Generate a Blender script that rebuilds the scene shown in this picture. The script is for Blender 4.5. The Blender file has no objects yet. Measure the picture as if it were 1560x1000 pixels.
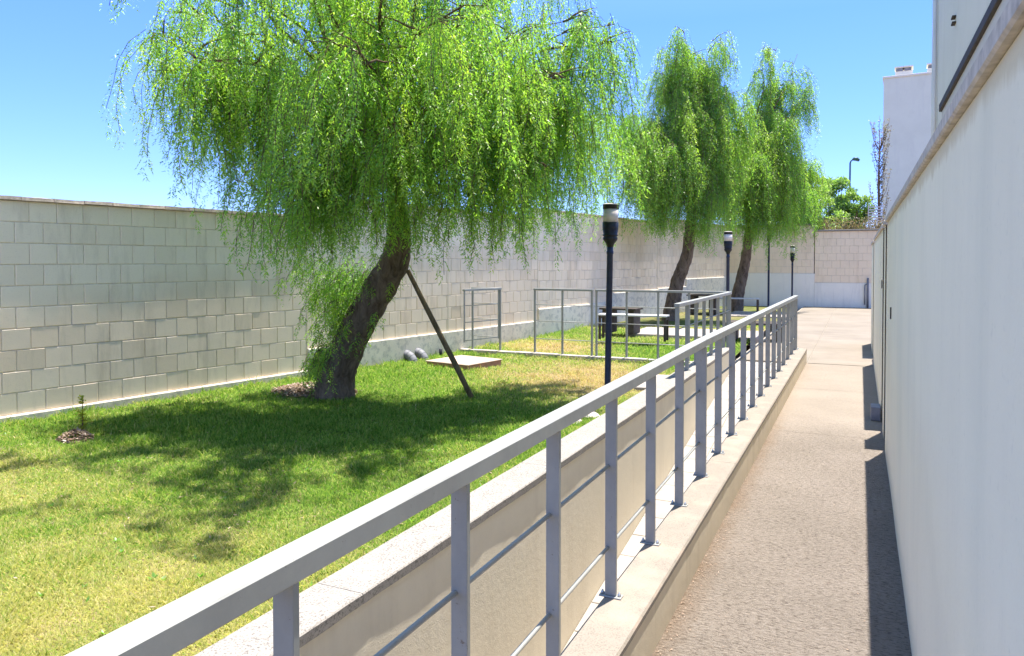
import bpy, bmesh, math, random
import numpy as np
from mathutils import Vector, Matrix, noise as mnoise

random.seed(7)
rng = np.random.default_rng(7)
scene = bpy.context.scene
col = scene.collection
R = math.radians

# ------------------------------------------------------------------ camera
YAW = R(25.13)
EYE = 1.70
cam_data = bpy.data.cameras.new("camera")
cam = bpy.data.objects.new("camera", cam_data)
col.objects.link(cam)
cam.location = (0, 0, EYE)
PITCH = R(1.3)
cam.rotation_euler = (R(90) - PITCH, 0, YAW)
cam_data.sensor_width = 36.0
cam_data.lens = 1130.0 / 1560.0 * 36.0
cam_data.shift_y = -(100.0 - 1130.0 * math.tan(PITCH)) / 1560.0
cam_data.clip_start = 0.05
cam_data.clip_end = 3000
scene.camera = cam

# ------------------------------------------------------------------ sky, sun, exposure
SUN = Vector((0.070, 0.215, 1.0)).normalized()
world = bpy.data.worlds.new("World")
scene.world = world
world.use_nodes = True
wn = world.node_tree.nodes
wl = world.node_tree.links
bg = wn.get("Background") or wn.new("ShaderNodeBackground")
sky = wn.new("ShaderNodeTexSky")
sky.sky_type = 'NISHITA'
sky.sun_disc = False
sky.sun_elevation = math.asin(SUN.z)
sky.sun_rotation = math.atan2(SUN.x, SUN.y)
sky.altitude = 300
sky.air_density = 1.0
sky.dust_density = 0.0
sky.ozone_density = 4.0
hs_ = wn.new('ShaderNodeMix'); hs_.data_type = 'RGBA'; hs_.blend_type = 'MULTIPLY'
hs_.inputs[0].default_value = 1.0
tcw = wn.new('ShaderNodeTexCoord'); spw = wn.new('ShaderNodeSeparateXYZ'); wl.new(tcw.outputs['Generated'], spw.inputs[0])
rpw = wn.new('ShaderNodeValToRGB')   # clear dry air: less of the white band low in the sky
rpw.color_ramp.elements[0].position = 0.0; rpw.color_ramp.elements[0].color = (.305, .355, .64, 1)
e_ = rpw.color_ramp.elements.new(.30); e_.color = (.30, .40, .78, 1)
rpw.color_ramp.elements[2].position = 0.70; rpw.color_ramp.elements[2].color = (1.0, .91, .80, 1)  # unseen overhead sky given a warm tint, added to warm the shaded walls
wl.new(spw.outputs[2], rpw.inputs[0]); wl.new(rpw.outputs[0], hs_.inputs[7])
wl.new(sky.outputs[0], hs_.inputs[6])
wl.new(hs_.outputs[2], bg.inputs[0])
bg.inputs[1].default_value = 0.15
sun_d = bpy.data.lights.new("sun", 'SUN')
sun_d.energy = 3.8
sun_d.angle = R(0.55)
sun_d.color = (1.0, 0.945, 0.86)
sun = bpy.data.objects.new("sun", sun_d)
col.objects.link(sun)
sun.rotation_euler = SUN.to_track_quat('Z', 'Y').to_euler()
scene.view_settings.view_transform = 'Standard'
scene.view_settings.look = 'None'
scene.view_settings.exposure = 1.72
scene.view_settings.gamma = 1.0
scene.view_settings.use_curve_mapping = False
scene.render.engine = 'CYCLES'
scene.cycles.max_bounces = 8
scene.cycles.transparent_max_bounces = 8

# ------------------------------------------------------------------ site coordinates
CY, SY = math.cos(YAW), math.sin(YAW)
def W(X, Z, z=0.0):
    """X metres to the right, Z metres ahead of the place one enters the path, turned into site axes"""
    return Vector((X * CY - Z * SY, X * SY + Z * CY, z))
def at(px, py, Z):
    """point seen at picture position (px, py) at distance Z"""
    return W((px - 780) / 1130 * Z, Z, EYE + (400 - py) / 1130 * Z)

# ------------------------------------------------------------------ objects
def link(o):
    col.objects.link(o)
    return o
def thing(name, label, cat, loc=(0, 0, 0), rotz=0.0, group=None):
    o = bpy.data.objects.new(name, None)
    o.empty_display_size = 0.1
    link(o)
    o.location = loc
    o.rotation_euler = (0, 0, rotz)
    o['label'] = label
    o['category'] = cat
    if group:
        o['group'] = group
    return o
def tag(o, label=None, cat=None, group=None, kind=None):
    if label: o['label'] = label
    if cat: o['category'] = cat
    if group: o['group'] = group
    if kind: o['kind'] = kind
    return o
def copy_tree(o, parent=None):
    c = o.copy()
    link(c)
    if parent is not None:
        c.parent = parent
    for ch in list(o.children):
        copy_tree(ch, c)
    return c

class MB:
    def __init__(s):
        s.v = []; s.f = []; s.sm = []
    def add(s, verts, faces, smooth=False):
        n = len(s.v)
        s.v += [tuple(p) for p in verts]
        s.f += [tuple(n + i for i in f) for f in faces]
        s.sm += [smooth] * len(faces)
        return s
    def box(s, x0, x1, y0, y1, z0, z1):
        return s.add([(x0, y0, z0), (x1, y0, z0), (x1, y1, z0), (x0, y1, z0), (x0, y0, z1), (x1, y0, z1), (x1, y1, z1), (x0, y1, z1)],
                     [(0, 3, 2, 1), (4, 5, 6, 7), (0, 1, 5, 4), (1, 2, 6, 5), (2, 3, 7, 6), (3, 0, 4, 7)])
    def bevbox(s, x0, x1, y0, y1, z0, z1, b=0.006):
        """box with all edges chamfered"""
        bm = bmesh.new()
        bmesh.ops.create_cube(bm, size=1)
        for v in bm.verts:
            v.co = Vector((x0 + (v.co.x + .5) * (x1 - x0), y0 + (v.co.y + .5) * (y1 - y0), z0 + (v.co.z + .5) * (z1 - z0)))
        bmesh.ops.bevel(bm, geom=bm.edges[:], offset=b, segments=1, affect='EDGES')
        bm.verts.index_update()
        s.add([v.co[:] for v in bm.verts], [[v.index for v in f.verts] for f in bm.faces])
        bm.free()
        return s
    def hexa(s, bot, top):
        """eight corners: four below, four above, same order"""
        return s.add(list(bot) + list(top), [(0, 3, 2, 1), (4, 5, 6, 7), (0, 1, 5, 4), (1, 2, 6, 5), (2, 3, 7, 6), (3, 0, 4, 7)])
    def beam(s, a, b, w, h, up=(0, 0, 1)):
        a, b = Vector(a), Vector(b)
        d = (b - a).normalized()
        u = Vector(up)
        r = d.cross(u)
        if r.length < 1e-4:
            r = d.cross(Vector((0, 1, 0)))
        r.normalize()
        u = r.cross(d).normalized()
        c = []
        for p in (a, b):
            for (i, j) in ((-1, -1), (1, -1), (1, 1), (-1, 1)):
                c.append(p + r * (w / 2 * i) + u * (h / 2 * j))
        return s.add(c, [(0, 1, 2, 3), (4, 7, 6, 5), (0, 4, 5, 1), (1, 5, 6, 2), (2, 6, 7, 3), (3, 7, 4, 0)])
    def tube(s, pts, radii, n=8, cap=True, smooth=True):
        pts = [Vector(p) for p in pts]
        if not hasattr(radii, '__len__'):
            radii = [radii] * len(pts)
        vs, fs = [], []
        ref = None
        for i, p in enumerate(pts):
            d = (pts[min(i + 1, len(pts) - 1)] - pts[max(i - 1, 0)]).normalized()
            if ref is None:
                ref = d.orthogonal().normalized()
            ref = (ref - d * ref.dot(d))
            ref = ref.normalized() if ref.length > 1e-5 else d.orthogonal().normalized()
            b = d.cross(ref)
            for k in range(n):
                a = 2 * math.pi * k / n
                vs.append(p + (ref * math.cos(a) + b * math.sin(a)) * radii[i])
        for i in range(len(pts) - 1):
            for k in range(n):
                k2 = (k + 1) % n
                fs.append((i * n + k, i * n + k2, (i + 1) * n + k2, (i + 1) * n + k))
        s.add(vs, fs, smooth)
        if cap:
            m = len(s.v) - len(vs)
            s.f.append(tuple(m + k for k in reversed(range(n)))); s.sm.append(False)
            s.f.append(tuple(m + (len(pts) - 1) * n + k for k in range(n))); s.sm.append(False)
        return s
    def lathe(s, prof, n=24, c=(0, 0), smooth=True):
        vs, fs = [], []
        for (r, z) in prof:
            for k in range(n):
                a = 2 * math.pi * k / n
                vs.append((c[0] + r * math.cos(a), c[1] + r * math.sin(a), z))
        for i in range(len(prof) - 1):
            for k in range(n):
                k2 = (k + 1) % n
                fs.append((i * n + k, i * n + k2, (i + 1) * n + k2, (i + 1) * n + k))
        s.add(vs, fs, smooth)
        m = len(s.v) - len(vs)
        s.f.append(tuple(m + k for k in reversed(range(n)))); s.sm.append(False)
        s.f.append(tuple(m + (len(prof) - 1) * n + k for k in range(n))); s.sm.append(False)
        return s
    def grid(s, x0, x1, y0, y1, nx, ny, zf):
        vs = [(x0 + (x1 - x0) * i / nx, y0 + (y1 - y0) * j / ny, 0) for j in range(ny + 1) for i in range(nx + 1)]
        vs = [(x, y, zf(x, y)) for x, y, _ in vs]
        fs = [(j * (nx + 1) + i, j * (nx + 1) + i + 1, (j + 1) * (nx + 1) + i + 1, (j + 1) * (nx + 1) + i) for j in range(ny) for i in range(nx)]
        return s.add(vs, fs, True)
    def mesh(s, name, mat):
        me = bpy.data.meshes.new(name)
        me.from_pydata(s.v, [], s.f)
        me.polygons.foreach_set('use_smooth', s.sm)
        me.materials.append(mat)
        me.update()
        return me
    def build(s, name, mat, parent=None):
        o = bpy.data.objects.new(name, s.mesh(name, mat))
        link(o)
        if parent is not None:
            o.parent = parent
        return o
def inst(name, me, parent, loc, rot=(0, 0, 0)):
    o = bpy.data.objects.new(name, me)
    link(o)
    o.parent = parent
    o.location = loc
    o.rotation_euler = rot
    return o
def np_mesh(name, verts, nface, k, mat, attrs=None):
    """fast mesh of nface separate k-gons, verts (nface*k,3)"""
    me = bpy.data.meshes.new(name)
    me.vertices.add(nface * k)
    me.vertices.foreach_set('co', verts.astype(np.float32).ravel())
    me.loops.add(nface * k)
    me.loops.foreach_set('vertex_index', np.arange(nface * k, dtype=np.int32))
    me.polygons.add(nface)
    me.polygons.foreach_set('loop_start', np.arange(0, nface * k, k, dtype=np.int32))
    me.update(calc_edges=True)
    me.materials.append(mat)
    for nm, dat in (attrs or {}).items():
        a = me.attributes.new(nm, 'FLOAT', 'FACE')
        a.data.foreach_set('value', dat.astype(np.float32))
    return me

# ------------------------------------------------------------------ materials
class N:
    def __init__(s, name):
        s.m = bpy.data.materials.new(name)
        s.m.use_nodes = True
        s.t = s.m.node_tree
        s.b = s.t.nodes['Principled BSDF']
        s.out = s.t.nodes['Material Output']
        s.tc = s.t.nodes.new('ShaderNodeTexCoord')
        g = s.t.nodes.new('ShaderNodeNewGeometry')
        s.pos = g.outputs['Position']
        s.geo = g
    def new(s, k): return s.t.nodes.new(k)
    def l(s, a, b): s.t.links.new(a, b)
    def mapping(s, scale=(1, 1, 1), src=None):
        mp = s.new('ShaderNodeMapping')
        mp.inputs['Scale'].default_value = scale
        s.l(src or s.pos, mp.inputs[0])
        return mp.outputs[0]
    def noise(s, scale, detail=4, rough=.55, src=None, dist=0.0, stretch=None):
        n = s.new('ShaderNodeTexNoise')
        n.inputs['Scale'].default_value = scale
        n.inputs['Detail'].default_value = detail
        n.inputs['Roughness'].default_value = rough
        n.inputs['Distortion'].default_value = dist
        src = src or s.pos
        if stretch: src = s.mapping(stretch, src)
        s.l(src, n.inputs['Vector'])
        return n.outputs['Fac']
    def voro(s, scale, feature='F1', src=None, out='Distance'):
        n = s.new('ShaderNodeTexVoronoi')
        n.feature = feature
        n.inputs['Scale'].default_value = scale
        s.l(src or s.pos, n.inputs['Vector'])
        return n.outputs[out]
    def ramp(s, fac, stops):
        n = s.new('ShaderNodeValToRGB')
        e = n.color_ramp.elements
        while len(e) < len(stops): e.new(0.5)
        for i, (p, c) in enumerate(stops):
            e[i].position = p
            e[i].color = tuple(c) + (1,) if hasattr(c, '__len__') else (c, c, c, 1)
        s.l(fac, n.inputs[0])
        return n.outputs[0]
    def mix(s, fac, a, b, mode='MIX'):
        n = s.new('ShaderNodeMix')
        n.data_type = 'RGBA'
        n.blend_type = mode
        for sock, v in ((n.inputs[0], fac), (n.inputs[6], a), (n.inputs[7], b)):
            if isinstance(v, (int, float)): sock.default_value = v
            elif isinstance(v, tuple): sock.default_value = tuple(v) + (1,) if len(v) == 3 else v
            else: s.l(v, sock)
        return n.outputs[2]
    def math(s, op, a, b=0.0):
        n = s.new('ShaderNodeMath')
        n.operation = op
        for i, v in enumerate((a, b)):
            if isinstance(v, (int, float)): n.inputs[i].default_value = v
            else: s.l(v, n.inputs[i])
        return n.outputs[0]
    def sep(s, src=None):
        n = s.new('ShaderNodeSeparateXYZ')
        s.l(src or s.pos, n.inputs[0])
        return n.outputs
    def attr(s, name):
        n = s.new('ShaderNodeAttribute')
        n.attribute_name = name
        return n.outputs['Fac']
    def bump(s, h, strength=.5, dist=.01, prev=None):
        n = s.new('ShaderNodeBump')
        n.inputs['Strength'].default_value = strength
        n.inputs['Distance'].default_value = dist
        s.l(h, n.inputs['Height'])
        if prev: s.l(prev, n.inputs['Normal'])
        return n.outputs[0]
    def fin(s, colr, rough=.85, nrm=None, metal=0.0, spec=.3):
        if isinstance(colr, tuple): s.b.inputs['Base Color'].default_value = tuple(colr) + (1,)
        else: s.l(colr, s.b.inputs['Base Color'])
        if isinstance(rough, (int, float)): s.b.inputs['Roughness'].default_value = rough
        else: s.l(rough, s.b.inputs['Roughness'])
        s.b.inputs['Metallic'].default_value = metal
        s.b.inputs['Specular IOR Level'].default_value = spec
        if nrm: s.l(nrm, s.b.inputs['Normal'])
        return s.m

def m_plain(name, c, rough=.6, metal=0., var=.12, scale=9, bump=.0, bs=60):
    n = N(name)
    f = n.noise(scale, 5)
    a = tuple(x * (1 - var) for x in c); b = tuple(min(1, x * (1 + var)) for x in c)
    cc = n.ramp(f, [(.3, a), (.7, b)])
    nr = n.bump(n.noise(bs, 4), bump, .004) if bump else None
    return n.fin(cc, rough, nr, metal)

def m_render(name, c, stain=(.30, .27, .22), stain_amt=.35, streak=True, bump=.25, gran=260, dark=None, topz=None):
    """painted cement render with rain streaks and fine grain"""
    n = N(name)
    big = n.noise(.8, 5, .6)
    base = n.ramp(big, [(.25, tuple(x * .93 for x in c)), (.75, tuple(min(1, x * 1.04) for x in c))])
    if streak:
        st = n.noise(5.0, 6, .65, stretch=(1, 1, .12))
        base = n.mix(n.math('MULTIPLY', n.ramp(st, [(.52, 0.), (.75, 1.)]), stain_amt), base, stain)
    sp = n.noise(38, 3, .6)
    base = n.mix(n.math('MULTIPLY', n.ramp(sp, [(.62, 0.), (.75, 1.)]), .18), base, tuple(x * .6 for x in c))
    z_ = n.sep()
    spl = n.ramp(n.math('ADD', z_[2], n.math('MULTIPLY', n.noise(4.5, 6, .7), .28)), [(.10, 1.), (.34, 0.)])
    base = n.mix(n.math('MULTIPLY', spl, .30), base, tuple(x * .52 for x in c))
    ck = n.voro(.9, 'DISTANCE_TO_EDGE', src=n.mapping((1, 1, .7), None))
    ckm = n.math('MULTIPLY', n.ramp(ck, [(.0, 1.), (.002, 0.)]), n.ramp(n.noise(.6, 3), [(.52, 0.), (.6, 1.)]))
    base = n.mix(n.math('MULTIPLY', ckm, .0), base, tuple(x * .45 for x in c))
    pt = n.ramp(n.noise(1.7, 2, .4), [(.50, 0.), (.53, 1.)])
    base = n.mix(n.math('MULTIPLY', pt, .10), base, tuple(min(1, x * 1.12) for x in c))
    if topz:
        tz = n.ramp(n.math('SUBTRACT', n.math('ADD', z_[2], n.math('MULTIPLY', n.noise(6, 5, .7, stretch=(1, 1, .3)), .16)), topz - 1.0), [(.97, 0.), (1.0, 1.)])
        # ramp clamps at one: last centimetres below the coping
        base = n.mix(n.math('MULTIPLY', tz, .55), base, (.62, .50, .30))
        gr_ = n.ramp(n.noise(1.6, 3, .5, stretch=(1, 1, .05)), [(.5, 0.), (.7, 1.)])
        base = n.mix(n.math('MULTIPLY', gr_, .22), base, (.66, .66, .52))
    h = n.noise(gran, 3, .6)
    h2 = n.noise(22, 4, .6)
    nr = n.bump(h, bump, .003)
    nr = n.bump(h2, bump * .6, .006, nr)
    return n.fin(base, .93, nr, spec=.15)

# block wall: split-face masonry, sunlit lower part painted in as tan below pale rows
def m_block():
    n = N('concrete_block')
    oi = n.new('ShaderNodeObjectInfo')
    rnd = n.attr('blk')
    r2 = n.math('ADD', oi.outputs['Random'], rnd)
    r2 = n.math('FRACT', r2)
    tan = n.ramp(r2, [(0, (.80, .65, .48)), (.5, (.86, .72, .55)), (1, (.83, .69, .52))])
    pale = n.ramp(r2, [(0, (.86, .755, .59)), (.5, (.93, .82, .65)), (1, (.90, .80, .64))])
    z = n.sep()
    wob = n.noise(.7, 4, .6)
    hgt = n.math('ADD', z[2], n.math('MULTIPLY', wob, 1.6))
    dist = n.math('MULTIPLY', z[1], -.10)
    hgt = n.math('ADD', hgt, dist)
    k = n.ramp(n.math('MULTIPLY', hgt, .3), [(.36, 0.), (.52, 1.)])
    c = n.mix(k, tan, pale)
    st = n.noise(3.2, 6, .7, stretch=(1, 1, .2))
    c = n.mix(n.math('MULTIPLY', n.ramp(st, [(.5, 0.), (.78, 1.)]), .45), c, (.36, .29, .21))
    fs = n.noise(60, 4, .7)
    c = n.mix(n.math('MULTIPLY', n.ramp(fs, [(.55, 0.), (.8, 1.)]), .25), c, (.30, .26, .21))
    h = n.noise(120, 4, .65)
    nr = n.bump(h, .28, .0022)
    nr = n.bump(n.noise(14, 4, .6), .3, .004, nr)
    return n.fin(c, .95, nr, spec=.12)
M = {}
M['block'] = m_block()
M['mortar'] = m_plain('mortar', (.72, .64, .52), .95, var=.18, scale=14, bump=.4, bs=90)
def m_plinth():
    n = N('weathered_render')
    z = n.sep()
    base = n.ramp(n.noise(1.3, 6, .65), [(.3, (.66, .60, .49)), (.7, (.82, .75, .62))])
    peel = n.ramp(n.noise(7, 7, .72), [(.50, 0.), (.60, 1.)])
    base = n.mix(n.math('MULTIPLY', peel, .5), base, (.33, .32, .30))
    sp = n.ramp(n.noise(26, 4, .7), [(.63, 0.), (.7, 1.)])
    base = n.mix(n.math('MULTIPLY', sp, .6), base, (.14, .13, .11))
    damp = n.ramp(n.math('ADD', z[2], n.math('MULTIPLY', n.noise(2.5, 4), .5)), [(.02, 1.), (.3, 0.)])
    base = n.mix(n.math('MULTIPLY', damp, .4), base, (.36, .29, .22))
    nr = n.bump(n.noise(30, 6, .7), .5, .01)
    return n.fin(base, .95, nr, spec=.1)
M['plinth'] = m_plinth()
M['coping_stone'] = m_plain('coping_stone', (.42, .355, .30), .95, var=.3, scale=22, bump=.6, bs=60)
M['garden_render'] = m_render('garden_wall_render', (.90, .82, .62), (.60, .53, .40), .16, bump=.45, gran=120, topz=2.10)
M['ramp_render'] = m_render('ramp_wall_render', (.87, .79, .63), (.50, .42, .31), .25, bump=.5, gran=110)
M['kerb_render'] = m_render('kerb_render', (.72, .62, .46), (.30, .23, .14), .4, bump=.35, gran=140)
M['white_render'] = m_render('white_base_render', (.85, .81, .72), (.42, .42, .40), .35, bump=.25, gran=120)
M['far_block'] = m_render('far_wall_paint', (.88, .72, .53), (.60, .45, .29), .4, bump=.3, gran=80)
M['building_grey'] = m_render('building_render', (.76, .71, .60), (.5, .42, .28), .2, bump=.25, gran=90)
M['building_white'] = m_render('building_white_render', (.70, .71, .60), (.45, .45, .46), .2, bump=.1, gran=60)
M['cream'] = m_render('cream_render', (.60, .56, .50), (.40, .35, .28), .25, bump=.2)

def m_granite_coping(name, c, dk, amt, scale=140, big=(.5, .4, .3), bigamt=.0):
    n = N(name)
    base = n.ramp(n.noise(2.2, 5), [(.3, tuple(x * .92 for x in c)), (.7, c)])
    sp = n.ramp(n.noise(scale * 2.4, 4, .75), [(.50, 0.), (.60, 1.)])
    sel = n.ramp(n.noise(scale * .3, 4, .6), [(.34, .25), (.55, 1.)])
    base = n.mix(n.math('MULTIPLY', n.math('MULTIPLY', sp, sel), amt), base, dk)
    if bigamt:
        base = n.mix(n.math('MULTIPLY', n.ramp(n.noise(5, 5), [(.5, 0.), (.7, 1.)]), bigamt), base, big)
    nr = n.bump(n.noise(scale, 4, .7), .35, .004)
    return n.fin(base, .9, nr, spec=.2)
M['coping'] = m_granite_coping('terrazzo_coping', (.31, .285, .255), (.10, .088, .078), .85, 42)
M['kerb_top'] = m_granite_coping('kerb_top_cement', (.265, .23, .19), (.10, .085, .07), .5, 60, (.37, .285, .225), .6)

def m_walk():
    n = N('rough_broomed_concrete')
    c = n.ramp(n.noise(1.1, 5, .6), [(.3, (.29, .245, .20)), (.7, (.355, .30, .25))])
    # rough ridges running across the walkway (x direction), broken up
    rid = n.noise(52, 6, .72, stretch=(.62, 1.35, 1), dist=.5)
    fine = n.noise(120, 4, .7)
    c = n.mix(n.ramp(rid, [(.38, .85), (.49, 0.)]), c, (.14, .112, .09))
    c = n.mix(n.ramp(rid, [(.56, 0.), (.68, .5)]), c, (.42, .37, .33))
    c = n.mix(n.math('MULTIPLY', n.ramp(fine, [(.55, 0.), (.72, 1.)]), .35), c, (.42, .38, .34))
    sp = n.ramp(n.voro(70, out='Distance'), [(.1, 1.), (.25, 0.)])
    sel = n.ramp(n.noise(33, 2), [(.5, 0.), (.6, 1.)])
    c = n.mix(n.math('MULTIPLY', n.math('MULTIPLY', sp, sel), .5), c, (.46, .43, .40))
    xyz = n.sep()
    # damp ochre stain beside the kerb
    w = n.math('ADD', xyz[0], n.math('MULTIPLY', n.noise(3.5, 5, .7), .22))
    e = n.ramp(n.math('ADD', w, 1.0), [(.27, 1.), (.43, 0.)])
    c = n.mix(n.math('MULTIPLY', e, .6), c, (.22, .14, .08))
    far = n.ramp(n.math('MULTIPLY', n.math('ADD', xyz[1], n.math('MULTIPLY', n.noise(1.2, 4), .8)), .05), [(.39, 0.), (.47, 1.)])
    sm = n.ramp(n.noise(.9, 6, .65), [(.3, (.195, .165, .133)), (.7, (.255, .218, .178))])
    sm = n.mix(n.math('MULTIPLY', n.ramp(n.noise(2.5, 6, .7, stretch=(.3, 1, 1)), [(.5, 0.), (.7, 1.)]), .35), sm, (.17, .14, .11))
    c = n.mix(n.math('MULTIPLY', far, .70), c, sm)
    nr = n.bump(n.math('MULTIPLY', rid, n.math('SUBTRACT', 1.15, far)), 1.0, .035)
    nr = n.bump(fine, .6, .006, nr)
    return n.fin(c, .95, nr, spec=.15)
M['walk'] = m_walk()
def m_plaza():
    n = N('smooth_concrete')
    c = n.ramp(n.noise(.9, 6, .65), [(.3, (.195, .165, .133)), (.7, (.255, .218, .178))])
    c = n.mix(n.math('MULTIPLY', n.ramp(n.noise(2.5, 6, .7, stretch=(.3, 1, 1)), [(.5, 0.), (.7, 1.)]), .3), c, (.30, .26, .22))
    nr = n.bump(n.noise(40, 5, .7), .5, .008)
    return n.fin(c, .95, nr, spec=.15)
M['plaza'] = m_plaza()
M['tile'] = m_plain('ramp_tile', (.32, .29, .26), .85, var=.15, scale=6, bump=.3, bs=90)
M['tile_bed'] = m_plain('tile_grout', (.30, .26, .21), .95, var=.2)
M['pad'] = m_plain('pad_concrete', (.34, .30, .27), .92, var=.2, scale=3, bump=.4)
def m_soil():
    n = N('lawn_soil')
    dry = n.attr('dry')
    g = n.ramp(n.noise(9, 6, .7), [(.3, (.07, .095, .025)), (.7, (.13, .15, .05))])
    d = n.ramp(n.noise(14, 6, .7), [(.3, (.24, .175, .095)), (.7, (.40, .31, .18))])
    c = n.mix(dry, g, d)
    nr = n.bump(n.noise(70, 5, .75), .9, .02)
    return n.fin(c, 1.0, nr, spec=.05)
M['soil'] = m_soil()
M['earth'] = m_plain('earth', (.20, .15, .10), 1.0, var=.3, scale=3, bump=.5)

def m_paint_metal():
    n = N('grey_painted_steel')
    c = n.ramp(n.noise(7, 5, .6), [(.3, (.285, .29, .275)), (.7, (.33, .335, .318))])
    chip = n.ramp(n.noise(38, 7, .8), [(.635, 0.), (.66, 1.)])
    c = n.mix(n.math('MULTIPLY', chip, .75), c, (.13, .085, .06))
    gr = n.ramp(n.noise(3, 6, .7, stretch=(1, 1, .3)), [(.45, 0.), (.75, 1.)])
    c = n.mix(n.math('MULTIPLY', gr, .35), c, (.17, .16, .15))
    dust = n.ramp(n.noise(24, 5, .7), [(.45, 0.), (.7, 1.)])
    c = n.mix(n.math('MULTIPLY', dust, .12), c, (.45, .42, .38))
    return n.fin(c, n.ramp(n.noise(18, 4), [(.3, .38), (.7, .58)]), n.bump(n.noise(180, 3), .06, .002), 0.0, .5)
M['steel'] = m_paint_metal()
M['zinc'] = m_plain('galvanised_bolt', (.55, .56, .58), .35, .8)
M['navy'] = m_plain('navy_lamp_paint', (.022, .030, .062), .42, 0, .25)
M['black'] = m_plain('black_plastic', (.015, .016, .019), .45, 0, .2)
M['dark_metal'] = m_plain('dark_metal', (.045, .032, .024), .7, 0, .3)
def m_lens():
    n = N('frosted_lamp_glass')
    c = n.ramp(n.noise(8, 4, stretch=(1, 1, .3)), [(.3, (.50, .44, .38)), (.7, (.66, .60, .54))])
    m = n.fin(c, .3, spec=.5)
    
    return m
M['lens'] = m_lens()
def m_bark(name, a, b, sc=10):
    n = N(name)
    f = n.noise(sc, 7, .75, dist=.6, src=n.mapping((1, 1, .35), n.tc.outputs['Object']))
    c = n.ramp(f, [(.32, a), (.5, tuple((x + y) / 2 for x, y in zip(a, b))), (.72, b)])
    nr = n.bump(f, 1.0, .05)
    nr = n.bump(n.noise(sc * 6, 5, .7), .7, .012, nr)
    return n.fin(c, .95, nr, spec=.1)
M['bark'] = m_bark('pepper_tree_bark', (.055, .040, .028), (.30, .225, .165))
M['twig'] = m_bark('twig_bark', (.09, .065, .045), (.28, .20, .13), 20)
M['wood'] = m_bark('weathered_wood', (.12, .085, .045), (.30, .23, .13), 14)
M['terracotta'] = m_plain('terracotta_slab', (.46, .24, .17), .9, var=.2, scale=12, bump=.5)
M['slab_top'] = m_plain('dusty_slab_top', (.42, .31, .25), .9, var=.15, scale=5, bump=.4)
M['pipe'] = m_plain('grey_pvc', (.20, .20, .22), .6, 0, .2)
M['table_dark'] = m_plain('dark_wood', (.07, .055, .045), .8, 0, .3)
M['bench_top'] = m_plain('pale_bench_metal', (.50, .50, .50), .5, 0, .1)
M['stone'] = m_plain('pale_stone', (.52, .46, .40), .95, var=.25, scale=20, bump=.6)
M['glass_dark'] = m_plain('dark_glass', (.03, .035, .045), .1, 0, .1)
M['green_pole'] = m_plain('green_lamp_paint', (.05, .12, .09), .5)
M['gate_paint'] = m_plain('pale_gate_paint', (.70, .68, .62), .6, 0, .06, bump=.1)

def m_leaf(name, stops, trans, tcol=1.4, rough=.6, tw=.58):
    n = N(name)
    r = n.attr('rnd')
    c = n.ramp(r, stops)
    big = n.noise(1.6, 3)
    c = n.mix(n.math('MULTIPLY', n.ramp(big, [(.4, 0.), (.65, 1.)]), .35), c, trans)
    n.t.nodes.remove(n.b)
    d = n.new('ShaderNodeBsdfDiffuse'); n.l(c, d.inputs[0])
    t = n.new('ShaderNodeBsdfTranslucent')
    tc = n.mix(1.0, c, (tcol, tcol * 1.12, tcol * .55), 'MULTIPLY')
    n.l(tc, t.inputs[0])
    g = n.new('ShaderNodeBsdfGlossy'); g.inputs['Roughness'].default_value = .45
    mx = n.new('ShaderNodeMixShader'); mx.inputs[0].default_value = tw
    n.l(d.outputs[0], mx.inputs[1]); n.l(t.outputs[0], mx.inputs[2])
    m2 = n.new('ShaderNodeMixShader'); m2.inputs[0].default_value = .05
    n.l(mx.outputs[0], m2.inputs[1]); n.l(g.outputs[0], m2.inputs[2])
    n.l(m2.outputs[0], n.out.inputs[0])
    return n.m
M['leaf'] = m_leaf('pepper_leaf', [(0, (.11, .24, .05)), (.3, (.21, .39, .06)), (.65, (.38, .54, .07)), (.96, (.56, .63, .12)), (1, (.48, .36, .14))], (.10, .27, .045))
M['leaf_far'] = m_leaf('bush_leaf', [(0, (.13, .22, .07)), (.5, (.22, .34, .09)), (1, (.38, .48, .16))], (.16, .26, .08))
M['leaf_dry'] = m_leaf('poplar_dry_leaf', [(0, (.16, .10, .08)), (.6, (.22, .15, .11)), (1, (.16, .18, .08))], (.15, .1, .09))
M['sapling_leaf'] = m_leaf('sapling_leaf', [(0, (.20, .26, .04)), (.6, (.42, .42, .06)), (1, (.5, .36, .06))], (.3, .34, .05))
def m_grass():
    n = N('grass_blade')
    r = n.attr('rnd'); dry = n.attr('dry')
    g = n.ramp(r, [(0, (.10, .22, .04)), (.5, (.20, .35, .06)), (1, (.36, .47, .13))])
    d = n.ramp(r, [(0, (.36, .36, .12)), (.5, (.52, .48, .20)), (1, (.66, .58, .32))])
    o = n.ramp(r, [(0, (.36, .26, .13)), (.5, (.50, .37, .21)), (1, (.62, .50, .33))])
    dd = n.mix(n.attr('rust'), d, o)
    c = n.mix(dry, g, dd)
    n.t.nodes.remove(n.b)
    df = n.new('ShaderNodeBsdfDiffuse'); n.l(c, df.inputs[0])
    t = n.new('ShaderNodeBsdfTranslucent'); n.l(n.mix(1.0, c, (1.2, 1.3, .7), 'MULTIPLY'), t.inputs[0])
    mx = n.new('ShaderNodeMixShader'); mx.inputs[0].default_value = .42
    n.l(df.outputs[0], mx.inputs[1]); n.l(t.outputs[0], mx.inputs[2])
    n.l(mx.outputs[0], n.out.inputs[0])
    return n.m
M['grass'] = m_grass()
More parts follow.
